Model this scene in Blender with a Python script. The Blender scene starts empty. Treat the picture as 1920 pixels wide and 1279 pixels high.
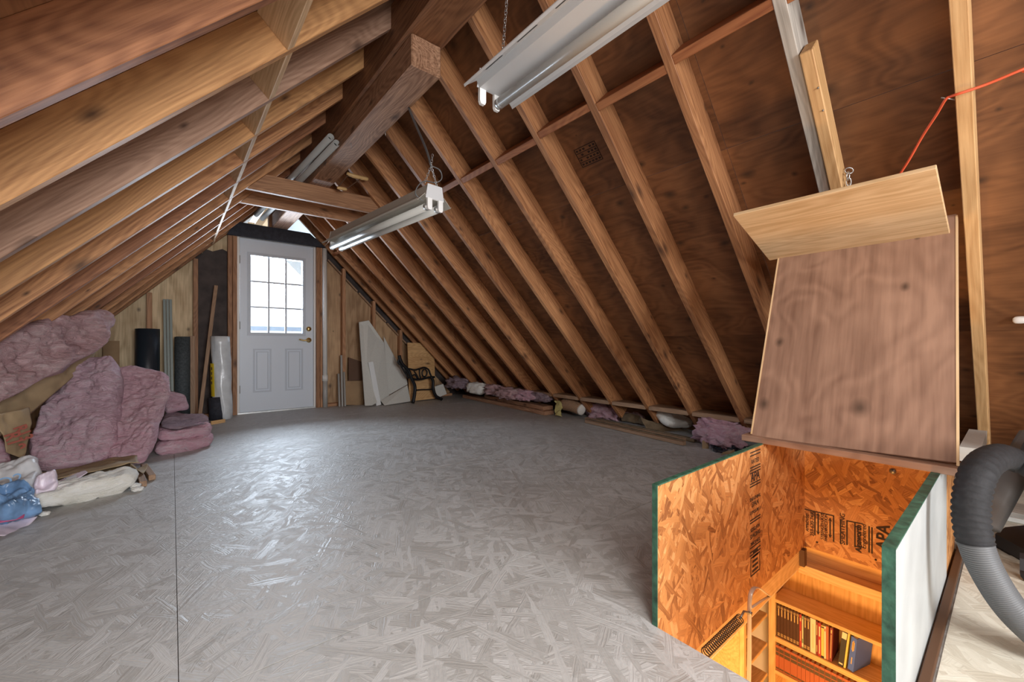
import bpy, bmesh, math, random
from mathutils import Vector, Matrix, noise as mn
random.seed(7)
S = bpy.context.scene
COL = S.collection
V = Vector
# ------------------------------------------------------------------ camera, sky, lights, exposure
F, YAW, CH, CX, HY = 776.0, math.radians(39.4), 0.80, 960.0, 646.0   # focal length and horizon in 1920x1279 pixels
cd = bpy.data.cameras.new('camera'); cam = bpy.data.objects.new('camera', cd); COL.objects.link(cam)
cd.sensor_width = 36; cd.lens = 36*F/1920; cd.clip_start = .02; cd.clip_end = 200
cd.shift_y = (HY-639.5)/1920
cam.location = (0, 0, CH); cam.rotation_euler = (math.pi/2, 0, -YAW)
S.camera = cam
W = bpy.data.worlds.new('overcast'); S.world = W; W.use_nodes = True
bg = W.node_tree.nodes['Background']; bg.inputs[0].default_value = (.90, .95, 1, 1); bg.inputs[1].default_value = 1.5
S.view_settings.view_transform = 'Standard'; S.view_settings.look = 'None'
S.view_settings.gamma = 1; S.view_settings.use_curve_mapping = False
S.view_settings.exposure = 0.0
def area(name, loc, rot, sx, sy, power, color):
    l = bpy.data.lights.new(name, 'AREA'); l.shape = 'RECTANGLE'; l.size = sx; l.size_y = sy
    l.energy = power; l.color = color
    o = bpy.data.objects.new(name, l); COL.objects.link(o); o.location = loc; o.rotation_euler = rot
    return o
# daylight through the window of the gable behind the camera, and through the door's glass
area('rear_window_daylight', (.62, -2.72, 1.15), (math.pi/2, 0, 0), 1.2, 1.15, 122, (.96, .98, 1))
area('door_daylight', (.98, 5.86, 1.50), (-math.pi/2+.35, 0, 0), .60, .95, 95, (.74, .86, 1))
area('rear_fill_light', (.05, -.70, 1.46), (.38, -.08, 0), .25, 1.2, 48, (1, .98, .95))  # added fill without a fixture, brightens the floor and left rafters
def bulb(name, loc, power, color, r=.06):
    l = bpy.data.lights.new(name, 'POINT'); l.energy = power; l.color = color; l.shadow_soft_size = r
    o = bpy.data.objects.new(name, l); COL.objects.link(o); o.location = loc
bulb('stair_lamp', (1.42, .36, -1.0), 50, (1, .52, .17), .12)

# ------------------------------------------------------------------ measuring helper: point of a view ray on a real plane
fw = V((math.sin(YAW), math.cos(YAW), 0)); rt = V((math.cos(YAW), -math.sin(YAW), 0)); C0 = V((0, 0, CH))
def ray(px, py): return fw+(px-CX)/F*rt+V((0, 0, -(py-HY)/F))
def on(px, py, n, d):
    n = V(n); r = ray(px, py); return C0+r*((d-n.dot(C0))/n.dot(r))
def atY(px, py, y): return on(px, py, (0, 1, 0), y)
def atX(px, py, x): return on(px, py, (1, 0, 0), x)
def atZ(px, py, z): return on(px, py, (0, 0, 1), z)

# ------------------------------------------------------------------ material helpers
class NT:
    def __init__(s, name):
        s.m = bpy.data.materials.new(name); s.m.use_nodes = True
        s.t = s.m.node_tree; s.b = s.t.nodes['Principled BSDF']
    def n(s, typ, ins=None, **kw):
        x = s.t.nodes.new(typ)
        for k, v in kw.items(): setattr(x, k, v)
        for k, v in (ins or {}).items():
            if isinstance(v, bpy.types.NodeSocket): s.t.links.new(v, x.inputs[k])
            else: x.inputs[k].default_value = v
        return x
    def math(s, op, a, b=0.0, c=0.0): return s.n('ShaderNodeMath', {0: a, 1: b, 2: c}, operation=op).outputs[0]
    def ramp(s, fac, stops):
        r = s.n('ShaderNodeValToRGB', {0: fac}); e = r.color_ramp.elements
        while len(e) < len(stops): e.new(.5)
        for i, (p, c) in enumerate(stops): e[i].position = p; e[i].color = (c[0], c[1], c[2], 1)
        return r.outputs[0]
    def mix(s, f, a, b, mode='MIX'):
        x = s.n('ShaderNodeMix', data_type='RGBA', blend_type=mode)
        for i, v in ((0, f), (6, a), (7, b)):
            if isinstance(v, bpy.types.NodeSocket): s.t.links.new(v, x.inputs[i])
            else: x.inputs[i].default_value = v if i == 0 else (v[0], v[1], v[2], 1)
        return x.outputs[2]
    def link(s, a, b): s.t.links.new(a, s.b.inputs[b])
    def bump(s, h, strength=.3, dist=.01):
        b = s.n('ShaderNodeBump', {'Strength': strength, 'Distance': dist, 'Height': h}); s.link(b.outputs[0], 'Normal')
    def coords(s, scale=(1, 1, 1), rnd=True, rot=(0, 0, 0), base=None):
        o = base or s.n('ShaderNodeTexCoord').outputs['Object']
        if rnd and base is None:
            oi = s.n('ShaderNodeObjectInfo')
            k = s.math('MULTIPLY', oi.outputs['Random'], 37.0)
            o = s.n('ShaderNodeVectorMath', {0: o, 1: k}, operation='ADD').outputs[0]
        return s.n('ShaderNodeMapping', {'Vector': o, 'Scale': scale, 'Rotation': rot}).outputs[0]
def plain(name, c, rough=.6, metal=0, var=0.0, bump=0.0, scale=12, spec=None):
    t = NT(name); t.b.inputs['Roughness'].default_value = rough; t.b.inputs['Metallic'].default_value = metal
    if spec is not None: t.b.inputs['Specular IOR Level'].default_value = spec
    if var or bump:
        nz = t.n('ShaderNodeTexNoise', {'Vector': t.coords(), 'Scale': scale, 'Detail': 6.0})
        t.link(t.ramp(nz.outputs[0], [(.3, [x*(1-var) for x in c]), (.7, [min(1, x*(1+var)) for x in c])]), 'Base Color')
        if bump: t.bump(nz.outputs[0], bump, .01)
    else: t.b.inputs['Base Color'].default_value = (*c, 1)
    return t.m
def wood(name, lo, hi, knot=(.05, .02, .01), rough=.62, tone=.35, knots=True, bump=.15):
    """sawn lumber, grain along local X"""
    t = NT(name); t.b.inputs['Roughness'].default_value = rough
    c = t.coords((1, 1, 1))
    g = t.n('ShaderNodeTexNoise', {'Vector': t.coords((1.5, 42, 42), base=c), 'Scale': 2.2, 'Detail': 7.0, 'Roughness': .6, 'Distortion': .4})
    br = t.n('ShaderNodeTexNoise', {'Vector': t.coords((1.1, 5, 5), base=c), 'Scale': 1.3, 'Detail': 3.0})
    ring = t.math('SINE', t.math('MULTIPLY', t.n('ShaderNodeTexNoise', {'Vector': t.coords((.9, 5, 5), base=c), 'Scale': 1.0, 'Detail': 1.0}).outputs[0], 190.0))
    f = t.math('ADD', t.math('MULTIPLY', g.outputs[0], .75), t.math('MULTIPLY', ring, .055))
    f = t.math('ADD', f, t.math('MULTIPLY', br.outputs[0], .3))
    col = t.ramp(f, [(.36, lo), (.70, hi)])
    oi = t.n('ShaderNodeObjectInfo')
    v = t.math('MULTIPLY_ADD', oi.outputs['Random'], tone, 1-tone*.5)
    col = t.mix(1.0, col, t.n('ShaderNodeCombineColor', {0: v, 1: t.math('POWER', v, 1.15), 2: t.math('POWER', v, 1.3)}).outputs[0], 'MULTIPLY')
    if knots:
        sp = t.n('ShaderNodeSeparateXYZ', {0: c}); c2 = t.n('ShaderNodeCombineXYZ', {0: t.math('MULTIPLY', sp.outputs[0], 3.0), 1: t.math('MULTIPLY', t.math('ADD', sp.outputs[1], sp.outputs[2]), 7.0)}).outputs[0]
        vo = t.n('ShaderNodeTexVoronoi', {'Vector': t.n('ShaderNodeVectorMath', {0: c2, 1: t.n('ShaderNodeVectorMath', {0: br.outputs['Color'], 3: .25}, operation='SCALE').outputs[0]}, operation='ADD').outputs[0], 'Scale': 1.0, 'Randomness': 1.0}, voronoi_dimensions='2D')
        sc_ = t.n('ShaderNodeSeparateColor', {0: vo.outputs['Color']}); sel = t.math('GREATER_THAN', sc_.outputs[0], .62)
        k = t.n('ShaderNodeMapRange', {0: t.math('DIVIDE', vo.outputs['Distance'], t.math('MULTIPLY_ADD', sc_.outputs[1], 1.2, .35)), 1: .02, 2: .16, 3: .8, 4: 0.0}).outputs[0]
        col = t.mix(t.math('MULTIPLY', k, sel), col, knot)
    t.link(col, 'Base Color'); t.bump(g.outputs[0], bump, .006)
    return t.m
def plywood(name, lo, hi, knot=(.04, .02, .01), rough=.6, rings=46.0, scl=(1.0, 1.6, 1.6), knots=.55, tone=.15, grain=(2, 40, 40), kp=(0, 1, 2), ringw=.07, gw=.5):
    t = NT(name); t.b.inputs['Roughness'].default_value = rough
    c = t.coords((1, 1, 1))
    lowf = t.n('ShaderNodeTexNoise', {'Vector': t.coords(scl, base=c), 'Scale': 1.5, 'Detail': 2.0, 'Distortion': .4})
    ring = t.math('SINE', t.math('MULTIPLY', lowf.outputs[0], rings*2))
    g = t.n('ShaderNodeTexNoise', {'Vector': t.coords(grain, base=c), 'Scale': 2.0, 'Detail': 5.0})
    bl = t.n('ShaderNodeTexNoise', {'Vector': c, 'Scale': 2.6, 'Detail': 5.0})
    f = t.math('ADD', t.math('MULTIPLY', g.outputs[0], gw), t.math('MULTIPLY', ring, ringw))
    f = t.math('ADD', f, t.math('MULTIPLY', bl.outputs[0], 1-gw))
    col = t.ramp(f, [(.33, lo), (.68, hi)])
    if knots:
        sp = t.n('ShaderNodeSeparateXYZ', {0: c}); c2 = t.n('ShaderNodeCombineXYZ', {0: t.math('MULTIPLY', sp.outputs[kp[0]], 4.0), 1: t.math('MULTIPLY', t.math('ADD', sp.outputs[kp[1]], sp.outputs[kp[2]]), 5.5)}).outputs[0]
        vo = t.n('ShaderNodeTexVoronoi', {'Vector': t.n('ShaderNodeVectorMath', {0: c2, 1: t.n('ShaderNodeVectorMath', {0: bl.outputs['Color'], 3: .3}, operation='SCALE').outputs[0]}, operation='ADD').outputs[0], 'Scale': 1.0}, voronoi_dimensions='2D')
        sc_ = t.n('ShaderNodeSeparateColor', {0: vo.outputs['Color']}); sel = t.math('GREATER_THAN', sc_.outputs[0], 1-knots*.6)
        k = t.n('ShaderNodeMapRange', {0: t.math('DIVIDE', vo.outputs['Distance'], t.math('MULTIPLY_ADD', sc_.outputs[1], 1.0, .2)), 1: .02, 2: .16, 3: .75, 4: 0.0}).outputs[0]
        col = t.mix(t.math('MULTIPLY', k, sel), col, knot)
    oi = t.n('ShaderNodeObjectInfo'); v = t.math('MULTIPLY_ADD', oi.outputs['Random'], tone, 1-tone*.5)
    col = t.mix(1.0, col, t.n('ShaderNodeCombineColor', {0: v, 1: v, 2: v}).outputs[0], 'MULTIPLY')
    t.link(col, 'Base Color'); t.bump(g.outputs[0], .08, .004)
    return t.m
def strands(name, stops, plane='XY', size=1.0, rough=.6, bump=.5, contrast=1.0, paint=None, spec=.5):
    """oriented strand board: overlapping flakes laid in several directions"""
    t = NT(name); t.b.inputs['Roughness'].default_value = rough; t.b.inputs['Specular IOR Level'].default_value = spec
    o = t.n('ShaderNodeTexCoord').outputs['Object']
    sp = t.n('ShaderNodeSeparateXYZ', {0: o})
    a, b = {'XY': (0, 1), 'XZ': (0, 2), 'YZ': (1, 2)}[plane]
    c = t.n('ShaderNodeCombineXYZ', {0: sp.outputs[a], 1: sp.outputs[b]}).outputs[0]
    wob = t.n('ShaderNodeTexNoise', {'Vector': c, 'Scale': 9.0, 'Detail': 2.0})
    c = t.n('ShaderNodeVectorMath', {0: c, 1: t.n('ShaderNodeVectorMath', {0: wob.outputs['Color'], 3: .016}, operation='SCALE').outputs[0]}, operation='ADD').outputs[0]
    best = val = grain = None
    for i, ang in enumerate((.25, 1.25, -.55, 2.1, .8, -1.1)):
        q = t.n('ShaderNodeMapping', {'Vector': c, 'Rotation': (0, 0, ang), 'Location': (i*3.7, i*1.9, 0)}).outputs[0]
        q = t.n('ShaderNodeMapping', {'Vector': q, 'Scale': (7.5/size, (30+9*(i % 3))/size, 1)}).outputs[0]
        vo = t.n('ShaderNodeTexVoronoi', {'Vector': q, 'Scale': 1.0, 'Randomness': .95}, voronoi_dimensions='2D', distance='CHEBYCHEV')
        s = t.n('ShaderNodeSeparateColor', {0: vo.outputs['Color']})
        gr = t.n('ShaderNodeTexNoise', {'Vector': t.n('ShaderNodeMapping', {'Vector': q, 'Scale': (.6, 4, 1)}).outputs[0], 'Scale': 1.0, 'Detail': 3.0}).outputs[0]
        if best is None: best, val, grain = s.outputs[0], s.outputs[1], gr
        else:
            w = t.math('GREATER_THAN', s.outputs[0], best)
            mx = lambda x, y: t.n('ShaderNodeMix', {0: w, 2: x, 3: y}).outputs[0]
            val, grain = mx(val, s.outputs[1]), mx(grain, gr)
            best = t.math('MAXIMUM', best, s.outputs[0])
    big = t.n('ShaderNodeTexNoise', {'Vector': c, 'Scale': 1.7, 'Detail': 4.0}).outputs[0]
    f = t.math('ADD', t.math('MULTIPLY', val, .62), t.math('MULTIPLY', grain, .38))
    f = t.math('ADD', f, t.math('MULTIPLY_ADD', big, .30, -.15))
    t.link(t.ramp(f, stops), 'Base Color')
    h = t.math('ADD', t.math('MULTIPLY', val, .75), t.math('MULTIPLY', grain, .55))
    h = t.math('ADD', h, t.math('MULTIPLY', t.n('ShaderNodeTexNoise', {'Vector': c, 'Scale': 55.0, 'Detail': 4.0}).outputs[0], .35))
    t.bump(h, bump, .012)
    if paint:
        t.link(t.n('ShaderNodeMapRange', {0: f, 1: .2, 2: .8, 3: paint[0], 4: paint[1]}).outputs[0], 'Roughness')
    return t.m
def fluff(name, c1, c2, c3, scale=11.0, bump=1.0, fresh=None):
    t = NT(name); t.b.inputs['Roughness'].default_value = .95; t.b.inputs['Specular IOR Level'].default_value = .1
    t.b.inputs['Sheen Weight'].default_value = .25; t.b.inputs['Sheen Roughness'].default_value = .6
    c = t.coords((1, 1, 1))
    a = t.n('ShaderNodeTexNoise', {'Vector': t.coords((1, 1.6, 3.2), base=c), 'Scale': scale, 'Detail': 9.0, 'Roughness': .68, 'Distortion': 1.1})
    b = t.n('ShaderNodeTexNoise', {'Vector': c, 'Scale': 3.0, 'Detail': 3.0})
    f = t.math('ADD', t.math('MULTIPLY', a.outputs[0], .7), t.math('MULTIPLY', b.outputs[0], .3))
    col = t.ramp(f, [(.33, c1), (.5, c2), (.66, c3)])
    if fresh:   # dust has settled on the upper part of the batt; its foot is still fresh pink
        z = t.n('ShaderNodeSeparateXYZ', {0: t.n('ShaderNodeTexCoord').outputs['Object']}).outputs[2]
        k = t.n('ShaderNodeMapRange', {0: t.math('MULTIPLY_ADD', b.outputs[0], .25, z), 1: fresh[0], 2: fresh[1], 3: .85, 4: 0.0}).outputs[0]
        col = t.mix(k, col, t.ramp(f, [(.33, (.78, .34, .47)), (.5, (.94, .56, .68)), (.66, (.98, .77, .85))]))
    t.link(col, 'Base Color')
    fine = t.n('ShaderNodeTexNoise', {'Vector': t.coords((1, 1.5, 4), base=c), 'Scale': scale*6, 'Detail': 5.0, 'Distortion': 1.5})
    t.bump(t.math('ADD', a.outputs[0], t.math('MULTIPLY', fine.outputs[0], .35)), bump, .04)
    return t.m
M = {}
M['rafter'] = wood('rafter_wood', (.25, .095, .035), (.56, .27, .115))
M['rafter_l'] = wood('rafter_wood_pale', (.24, .095, .036), (.56, .275, .115), tone=.62)
M['rafter_red'] = wood('rafter_wood_red', (.19, .068, .027), (.44, .19, .085), tone=.15)
M['rafter_gold'] = wood('rafter_wood_gold', (.34, .155, .056), (.62, .325, .13), tone=.15)
M['rafter_dull'] = wood('rafter_wood_dull', (.22, .115, .07), (.42, .255, .17), tone=.15)
M['block_r'] = wood('block_wood_red', (.27, .085, .028), (.48, .19, .07), knots=False)
M['block_l'] = wood('block_wood_pale', (.50, .30, .15), (.75, .52, .30), knots=False, tone=.15)
M['grey_wood'] = wood('weathered_grey_wood', (.30, .27, .23), (.56, .52, .46), tone=.1)
M['beam'] = wood('beam_wood', (.15, .06, .025), (.34, .155, .07), tone=.1)
M['beam_low'] = wood('beam_wood_worn', (.22, .10, .05), (.60, .35, .21), tone=.1, bump=.4)
M['stud'] = wood('stud_wood', (.24, .11, .05), (.50, .26, .13))
M['fresh'] = wood('fresh_lumber', (.48, .26, .10), (.74, .47, .22), tone=.1)
M['trim_pine'] = wood('trim_pine', (.62, .36, .14), (.85, .58, .28), tone=.1, knots=False)
M['dusty'] = wood('dusty_plank', (.22, .13, .075), (.40, .25, .15), tone=.1, knots=False)
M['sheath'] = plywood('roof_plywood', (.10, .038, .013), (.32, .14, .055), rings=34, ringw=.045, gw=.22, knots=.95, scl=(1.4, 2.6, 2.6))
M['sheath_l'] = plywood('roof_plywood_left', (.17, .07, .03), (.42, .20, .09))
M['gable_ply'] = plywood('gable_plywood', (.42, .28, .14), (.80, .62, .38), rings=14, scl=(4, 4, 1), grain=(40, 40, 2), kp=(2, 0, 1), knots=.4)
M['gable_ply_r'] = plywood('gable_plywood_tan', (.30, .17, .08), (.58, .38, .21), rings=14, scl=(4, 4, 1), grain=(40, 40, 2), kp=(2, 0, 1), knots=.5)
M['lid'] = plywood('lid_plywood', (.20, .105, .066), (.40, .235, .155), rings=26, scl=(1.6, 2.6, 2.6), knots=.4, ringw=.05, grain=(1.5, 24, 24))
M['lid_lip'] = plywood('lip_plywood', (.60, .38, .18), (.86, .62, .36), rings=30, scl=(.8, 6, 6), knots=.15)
M['floor'] = strands('painted_strand_floor', [(.05, (.36, .35, .33)), (.5, (.46, .455, .44)), (.95, (.56, .56, .55))], 'XY', .95, .44, .40, paint=(.42, .62))
M['floor_pale'] = strands('pale_strand_floor', [(.1, (.55, .50, .40)), (.9, (.80, .77, .66))], 'XY', 1.0, .5, .25)
osb = [(.08, (.16, .05, .015)), (.28, (.38, .15, .045)), (.6, (.56, .25, .08)), (.95, (.74, .42, .18))]
M['osb_xz'] = strands('strand_board', osb, 'XZ', .72, .55, .35)
M['osb_yz'] = strands('strand_board_end', osb, 'YZ', .72, .55, .35)
M['green'] = plain('green_edge_paint', (.035, .11, .07), .5, 0, .5, .3, 40)
M['white_worn'] = plain('worn_white_paint', (.47, .49, .485), .5, 0, .14, .15, 5)
M['door'] = plain('door_white_paint', (.66, .73, .82), .38)
M['door_rec'] = plain('door_moulding_paint', (.52, .58, .66), .4)
M['trim_white'] = plain('white_jamb_paint', (.80, .80, .78), .45)
M['brass'] = plain('brass', (.72, .52, .22), .25, 1)
M['steel'] = plain('galvanised_steel', (.60, .62, .62), .35, .9, .15, .05, 20)
M['steel_dark'] = plain('dull_steel', (.32, .31, .29), .45, .8)
M['pvc'] = plain('white_plastic_pipe', (.74, .73, .70), .4)
M['pvc_grey'] = plain('grey_plastic_pipe', (.40, .39, .37), .42)
M['black_hole'] = plain('dark_bore', (.02, .02, .02), .8)
M['enamel'] = plain('white_enamel', (.62, .63, .64), .5)
M['enamel_old'] = plain('aged_enamel', (.50, .47, .41), .42, .2)
M['tube'] = plain('fluorescent_tube', (.55, .54, .50), .28)
M['socket'] = plain('socket_plastic', (.86, .86, .84), .35)
M['cord'] = plain('grey_cord', (.12, .12, .12), .5)
M['black_film'] = plain('black_plastic_film', (.03, .035, .045), .25)
M['yellow_pale'] = plain('pale_yellow_wrapper', (.55, .50, .20), .5)
M['orange'] = plain('orange_cord', (.86, .13, .05), .45)
M['felt'] = plain('tar_felt', (.028, .030, .042), .8, 0, .3, .3, 30)
M['felt_brown'] = plain('tar_brown_panel', (.055, .040, .036), .75, 0, .4, .2, 9)
M['black_roll'] = plain('black_plastic_sheet', (.018, .027, .038), .36)
M['grey_roll'] = plain('grey_felt_roll', (.055, .068, .075), .75, 0, .35, .2, 60)
M['strip_grey'] = plain('grey_green_strip', (.25, .29, .27), .5)
M['cardboard'] = plain('cardboard', (.34, .22, .12), .85, 0, .12, .1, 9)
M['kraft'] = plain('kraft_paper', (.36, .26, .15), .8, 0, .16, .3, 9)
M['kraft_dark'] = plain('kraft_paper_dusty', (.17, .12, .07), .85, 0, .35, .4, 14)
M['white_board'] = plain('white_panel_board', (.62, .62, .58), .6, 0, .04, .05, 60)
M['iron'] = plain('black_cast_iron', (.012, .012, .014), .45, .4)
M['yellow'] = plain('yellow_wrapper', (.85, .62, .03), .5)
M['film'] = plain('plastic_film', (.66, .70, .73), .22, 0, .10, .45, 14)
M['bag'] = plain('white_plastic_bag', (.75, .77, .80), .35, 0, .08, .4, 8)
M['bag_blue'] = plain('blue_plastic_bag', (.16, .29, .50), .32, 0, .45, .7, 11)
M['bag_pink'] = plain('pink_white_film', (.78, .68, .78), .35, 0, .15, .4, 9)
M['magenta'] = plain('magenta_film', (.50, .10, .22), .4)
M['blue_ink'] = plain('blue_print', (.22, .40, .66), .6)
M['red_ink'] = plain('red_print', (.30, .075, .05), .8)
M['ink'] = plain('black_stamp_ink', (.03, .015, .01), .8)
M['pink'] = fluff('pink_fiberglass', (.58, .28, .35), (.84, .51, .60), (.95, .74, .80), fresh=(.24, .42))
M['pink_dusty'] = fluff('dusty_pink_fiberglass', (.54, .26, .29), (.82, .51, .54), (.94, .73, .74))
M['pink_mauve'] = fluff('mauve_fiberglass', (.56, .31, .41), (.84, .55, .66), (.95, .77, .86), fresh=(.28, .50))
M['pink_hot'] = fluff('fresh_pink_fiberglass', (.74, .30, .42), (.92, .52, .63), (.98, .74, .82))
M['pink_grey'] = fluff('grey_pink_fiberglass', (.26, .17, .20), (.44, .30, .36), (.62, .48, .54))
M['batting'] = fluff('white_batting', (.82, .80, .70), (.94, .93, .87), (.98, .98, .96), 9, .6)
M['rubber'] = plain('black_rubber', (.016, .016, .018), .75, 0, .3, .2, 60)
M['hose'] = plain('grey_hose', (.115, .12, .125), .5)
M['vac_grey'] = plain('grey_vacuum_plastic', (.20, .21, .22), .45)
M['vac_black'] = plain('black_vacuum_plastic', (.03, .03, .035), .5)
M['cream'] = plain('cream_wall_paint', (.88, .86, .84), .6)
M['cream_dark'] = plain('room_floor', (.45, .33, .2), .7)
M['spring'] = plain('dark_spring_steel', (.08, .07, .06), .4, .8)
M['arm'] = plain('galvanised_arm', (.66, .60, .52), .42, .35)
M['soffit'] = plain('pale_porch_paint', (.74, .77, .78), .6)
M['soffit_rust'] = plain('peeled_board', (.62, .40, .22), .7)
M['rail'] = plain('pale_blue_railing', (.62, .70, .80), .5)
M['turned'] = plain('varnished_pale_wood', (.66, .42, .18), .4, 0, .1, 0, 12)
M['dark_wood'] = plain('dark_wood', (.10, .045, .02), .6)
gl = NT('window_glass'); tr = gl.n('ShaderNodeBsdfTransparent'); gs = gl.n('ShaderNodeBsdfGlossy', {'Roughness': .02})
fz = gl.n('ShaderNodeFresnel', {'IOR': 1.45}); mx = gl.n('ShaderNodeMixShader', {0: fz.outputs[0], 1: tr.outputs[0], 2: gs.outputs[0]})
gl.t.links.new(mx.outputs[0], gl.t.nodes['Material Output'].inputs[0]); M['glass'] = gl.m

# ------------------------------------------------------------------ mesh helpers
class MB:
    def __init__(s): s.v = []; s.f = []; s.sm = []
    def add(s, vs, fs, smooth=False):
        k = len(s.v); s.v += [tuple(x) for x in vs]; s.f += [tuple(i+k for i in f) for f in fs]; s.sm += [smooth]*len(fs); return s
    def hexa(s, p):   # 8 corners: bottom 4 ccw, top 4
        return s.add(p, [(3, 2, 1, 0), (4, 5, 6, 7), (0, 1, 5, 4), (1, 2, 6, 5), (2, 3, 7, 6), (3, 0, 4, 7)])
    def box(s, a, b):
        x0, y0, z0 = a; x1, y1, z1 = b
        return s.hexa([(x0, y0, z0), (x1, y0, z0), (x1, y1, z0), (x0, y1, z0), (x0, y0, z1), (x1, y0, z1), (x1, y1, z1), (x0, y1, z1)])
    def slab(s, pts, off):   # polygon pts extruded by off
        n = len(pts); off = V(off); a = [V(p) for p in pts]; b = [p+off for p in a]
        return s.add(a+b, [tuple(range(n))[::-1], tuple(range(n, 2*n))]+[(i, (i+1) % n, n+(i+1) % n, n+i) for i in range(n)])
    def tube(s, path, r, n=10, smooth=True, cap=True, flat=1.0):
        path = [V(p) for p in path]; m = len(path); rs = r if isinstance(r, (list, tuple)) else [r]*m
        vs = []; prev = None
        for i, p in enumerate(path):
            d = (path[min(i+1, m-1)]-path[max(i-1, 0)])
            d = d.normalized() if d.length > 1e-9 else V((0, 0, 1))
            if prev is None:
                u = d.cross(V((0, 0, 1)) if abs(d.z) < .9 else V((1, 0, 0))).normalized()
            else: u = (prev-d*prev.dot(d)).normalized()
            prev = u; w = d.cross(u)
            for k in range(n):
                a = 2*math.pi*k/n; vs.append(p+u*math.cos(a)*rs[i]+w*math.sin(a)*rs[i]*flat)
        fs = [(i*n+k, i*n+(k+1) % n, (i+1)*n+(k+1) % n, (i+1)*n+k) for i in range(m-1) for k in range(n)]
        if cap: fs += [tuple(range(n))[::-1], tuple(range((m-1)*n, m*n))]
        return s.add(vs, fs, smooth)
    def ring(s, c, ax1, ax2, R1, R2, r, n=16, k=6):   # torus-like link
        c = V(c); ax1 = V(ax1).normalized(); ax2 = V(ax2).normalized(); nz = ax1.cross(ax2); vs = []
        for i in range(n):
            a = 2*math.pi*i/n; p = c+ax1*R1*math.cos(a)+ax2*R2*math.sin(a); o = (ax1*math.cos(a)+ax2*math.sin(a))
            for j in range(k):
                b = 2*math.pi*j/k; vs.append(p+o*r*math.cos(b)+nz*r*math.sin(b))
        return s.add(vs, [(i*k+j, ((i+1) % n)*k+j, ((i+1) % n)*k+(j+1) % k, i*k+(j+1) % k) for i in range(n) for j in range(k)], True)
    def build(s, name, mat, parent=None, mats=None):
        me = bpy.data.meshes.new(name); me.from_pydata(s.v, [], s.f)
        for p, x in zip(me.polygons, s.sm): p.use_smooth = x
        bm = bmesh.new(); bm.from_mesh(me); bmesh.ops.recalc_face_normals(bm, faces=bm.faces); bm.to_mesh(me); bm.free()
        return obj(name, me, mat, parent)
def obj(name, me, mat, parent=None):
    o = bpy.data.objects.new(name, me); COL.objects.link(o)
    if isinstance(mat, str): mat = M[mat]
    if mat and not me.materials: me.materials.append(mat)
    if parent: par(o, parent)
    return o
def par(o, p):
    o.parent = p
    w = Matrix.Identity(4); q = p
    while q: w = (q.matrix_parent_inverse @ q.matrix_basis) @ w if False else (Matrix.LocRotScale(q.location, q.rotation_euler, q.scale) if q.parent is None else q.matrix_parent_inverse @ Matrix.LocRotScale(q.location, q.rotation_euler, q.scale)) @ w; q = q.parent
    o.matrix_parent_inverse = w.inverted()
def tag(o, label=None, cat=None, group=None, kind=None):
    if label: o['label'] = label
    if cat: o['category'] = cat
    if group: o['group'] = group
    if kind: o['kind'] = kind
    return o
def thing(name, loc, label, cat, group=None):
    o = bpy.data.objects.new(name, None); COL.objects.link(o); o.location = loc; o.empty_display_size = .05
    return tag(o, label, cat, group)
def struct(name, loc=(0, 0, 0)):
    o = bpy.data.objects.new(name, None); COL.objects.link(o); o.location = loc; o['kind'] = 'structure'; return o
def place(o, origin, xd, yd):
    x = V(xd).normalized(); y = (V(yd)-x*V(yd).dot(x)).normalized(); z = x.cross(y)
    m = Matrix((x, y, z)).transposed().to_4x4(); m.translation = V(origin)
    o.location = m.to_translation(); o.rotation_euler = m.to_euler()
_bx = {}
def boxmesh(l, w, h, bev=.002, mat=None, name='board'):
    key = (round(l, 4), round(w, 4), round(h, 4), bev, str(mat))
    if key not in _bx:
        bm = bmesh.new(); bmesh.ops.create_cube(bm, size=1)
        for v in bm.verts: v.co = (v.co.x*l, v.co.y*w, v.co.z*h)
        if bev: bmesh.ops.bevel(bm, geom=list(bm.edges), offset=bev, segments=1, affect='EDGES')
        me = bpy.data.meshes.new(name); bm.to_mesh(me); bm.free(); _bx[key] = me
    return _bx[key]
def board(name, a, b, w, h, wdir, mat, parent=None, bev=.002):
    """straight piece from a to b; w along wdir, h across; grain along it"""
    a = V(a); b = V(b); me = boxmesh((b-a).length, w, h, bev, mat)
    if isinstance(mat, str): mat = M[mat]
    if not me.materials: me.materials.append(mat)
    o = obj(name, me, None, parent); place(o, (a+b)/2, b-a, wdir); return o
def smooth_path(pts, n=8):
    P = [V(p) for p in pts]; P = [P[0]*2-P[1]]+P+[P[-1]*2-P[-2]]; out = []
    for i in range(1, len(P)-2):
        for k in range(n):
            t = k/n; a, b, c, d = P[i-1:i+3]
            out.append(.5*((2*b)+(c-a)*t+(2*a-5*b+4*c-d)*t*t+(3*b-a-3*c+d)*t**3))
    return out+[P[-2]]
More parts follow.
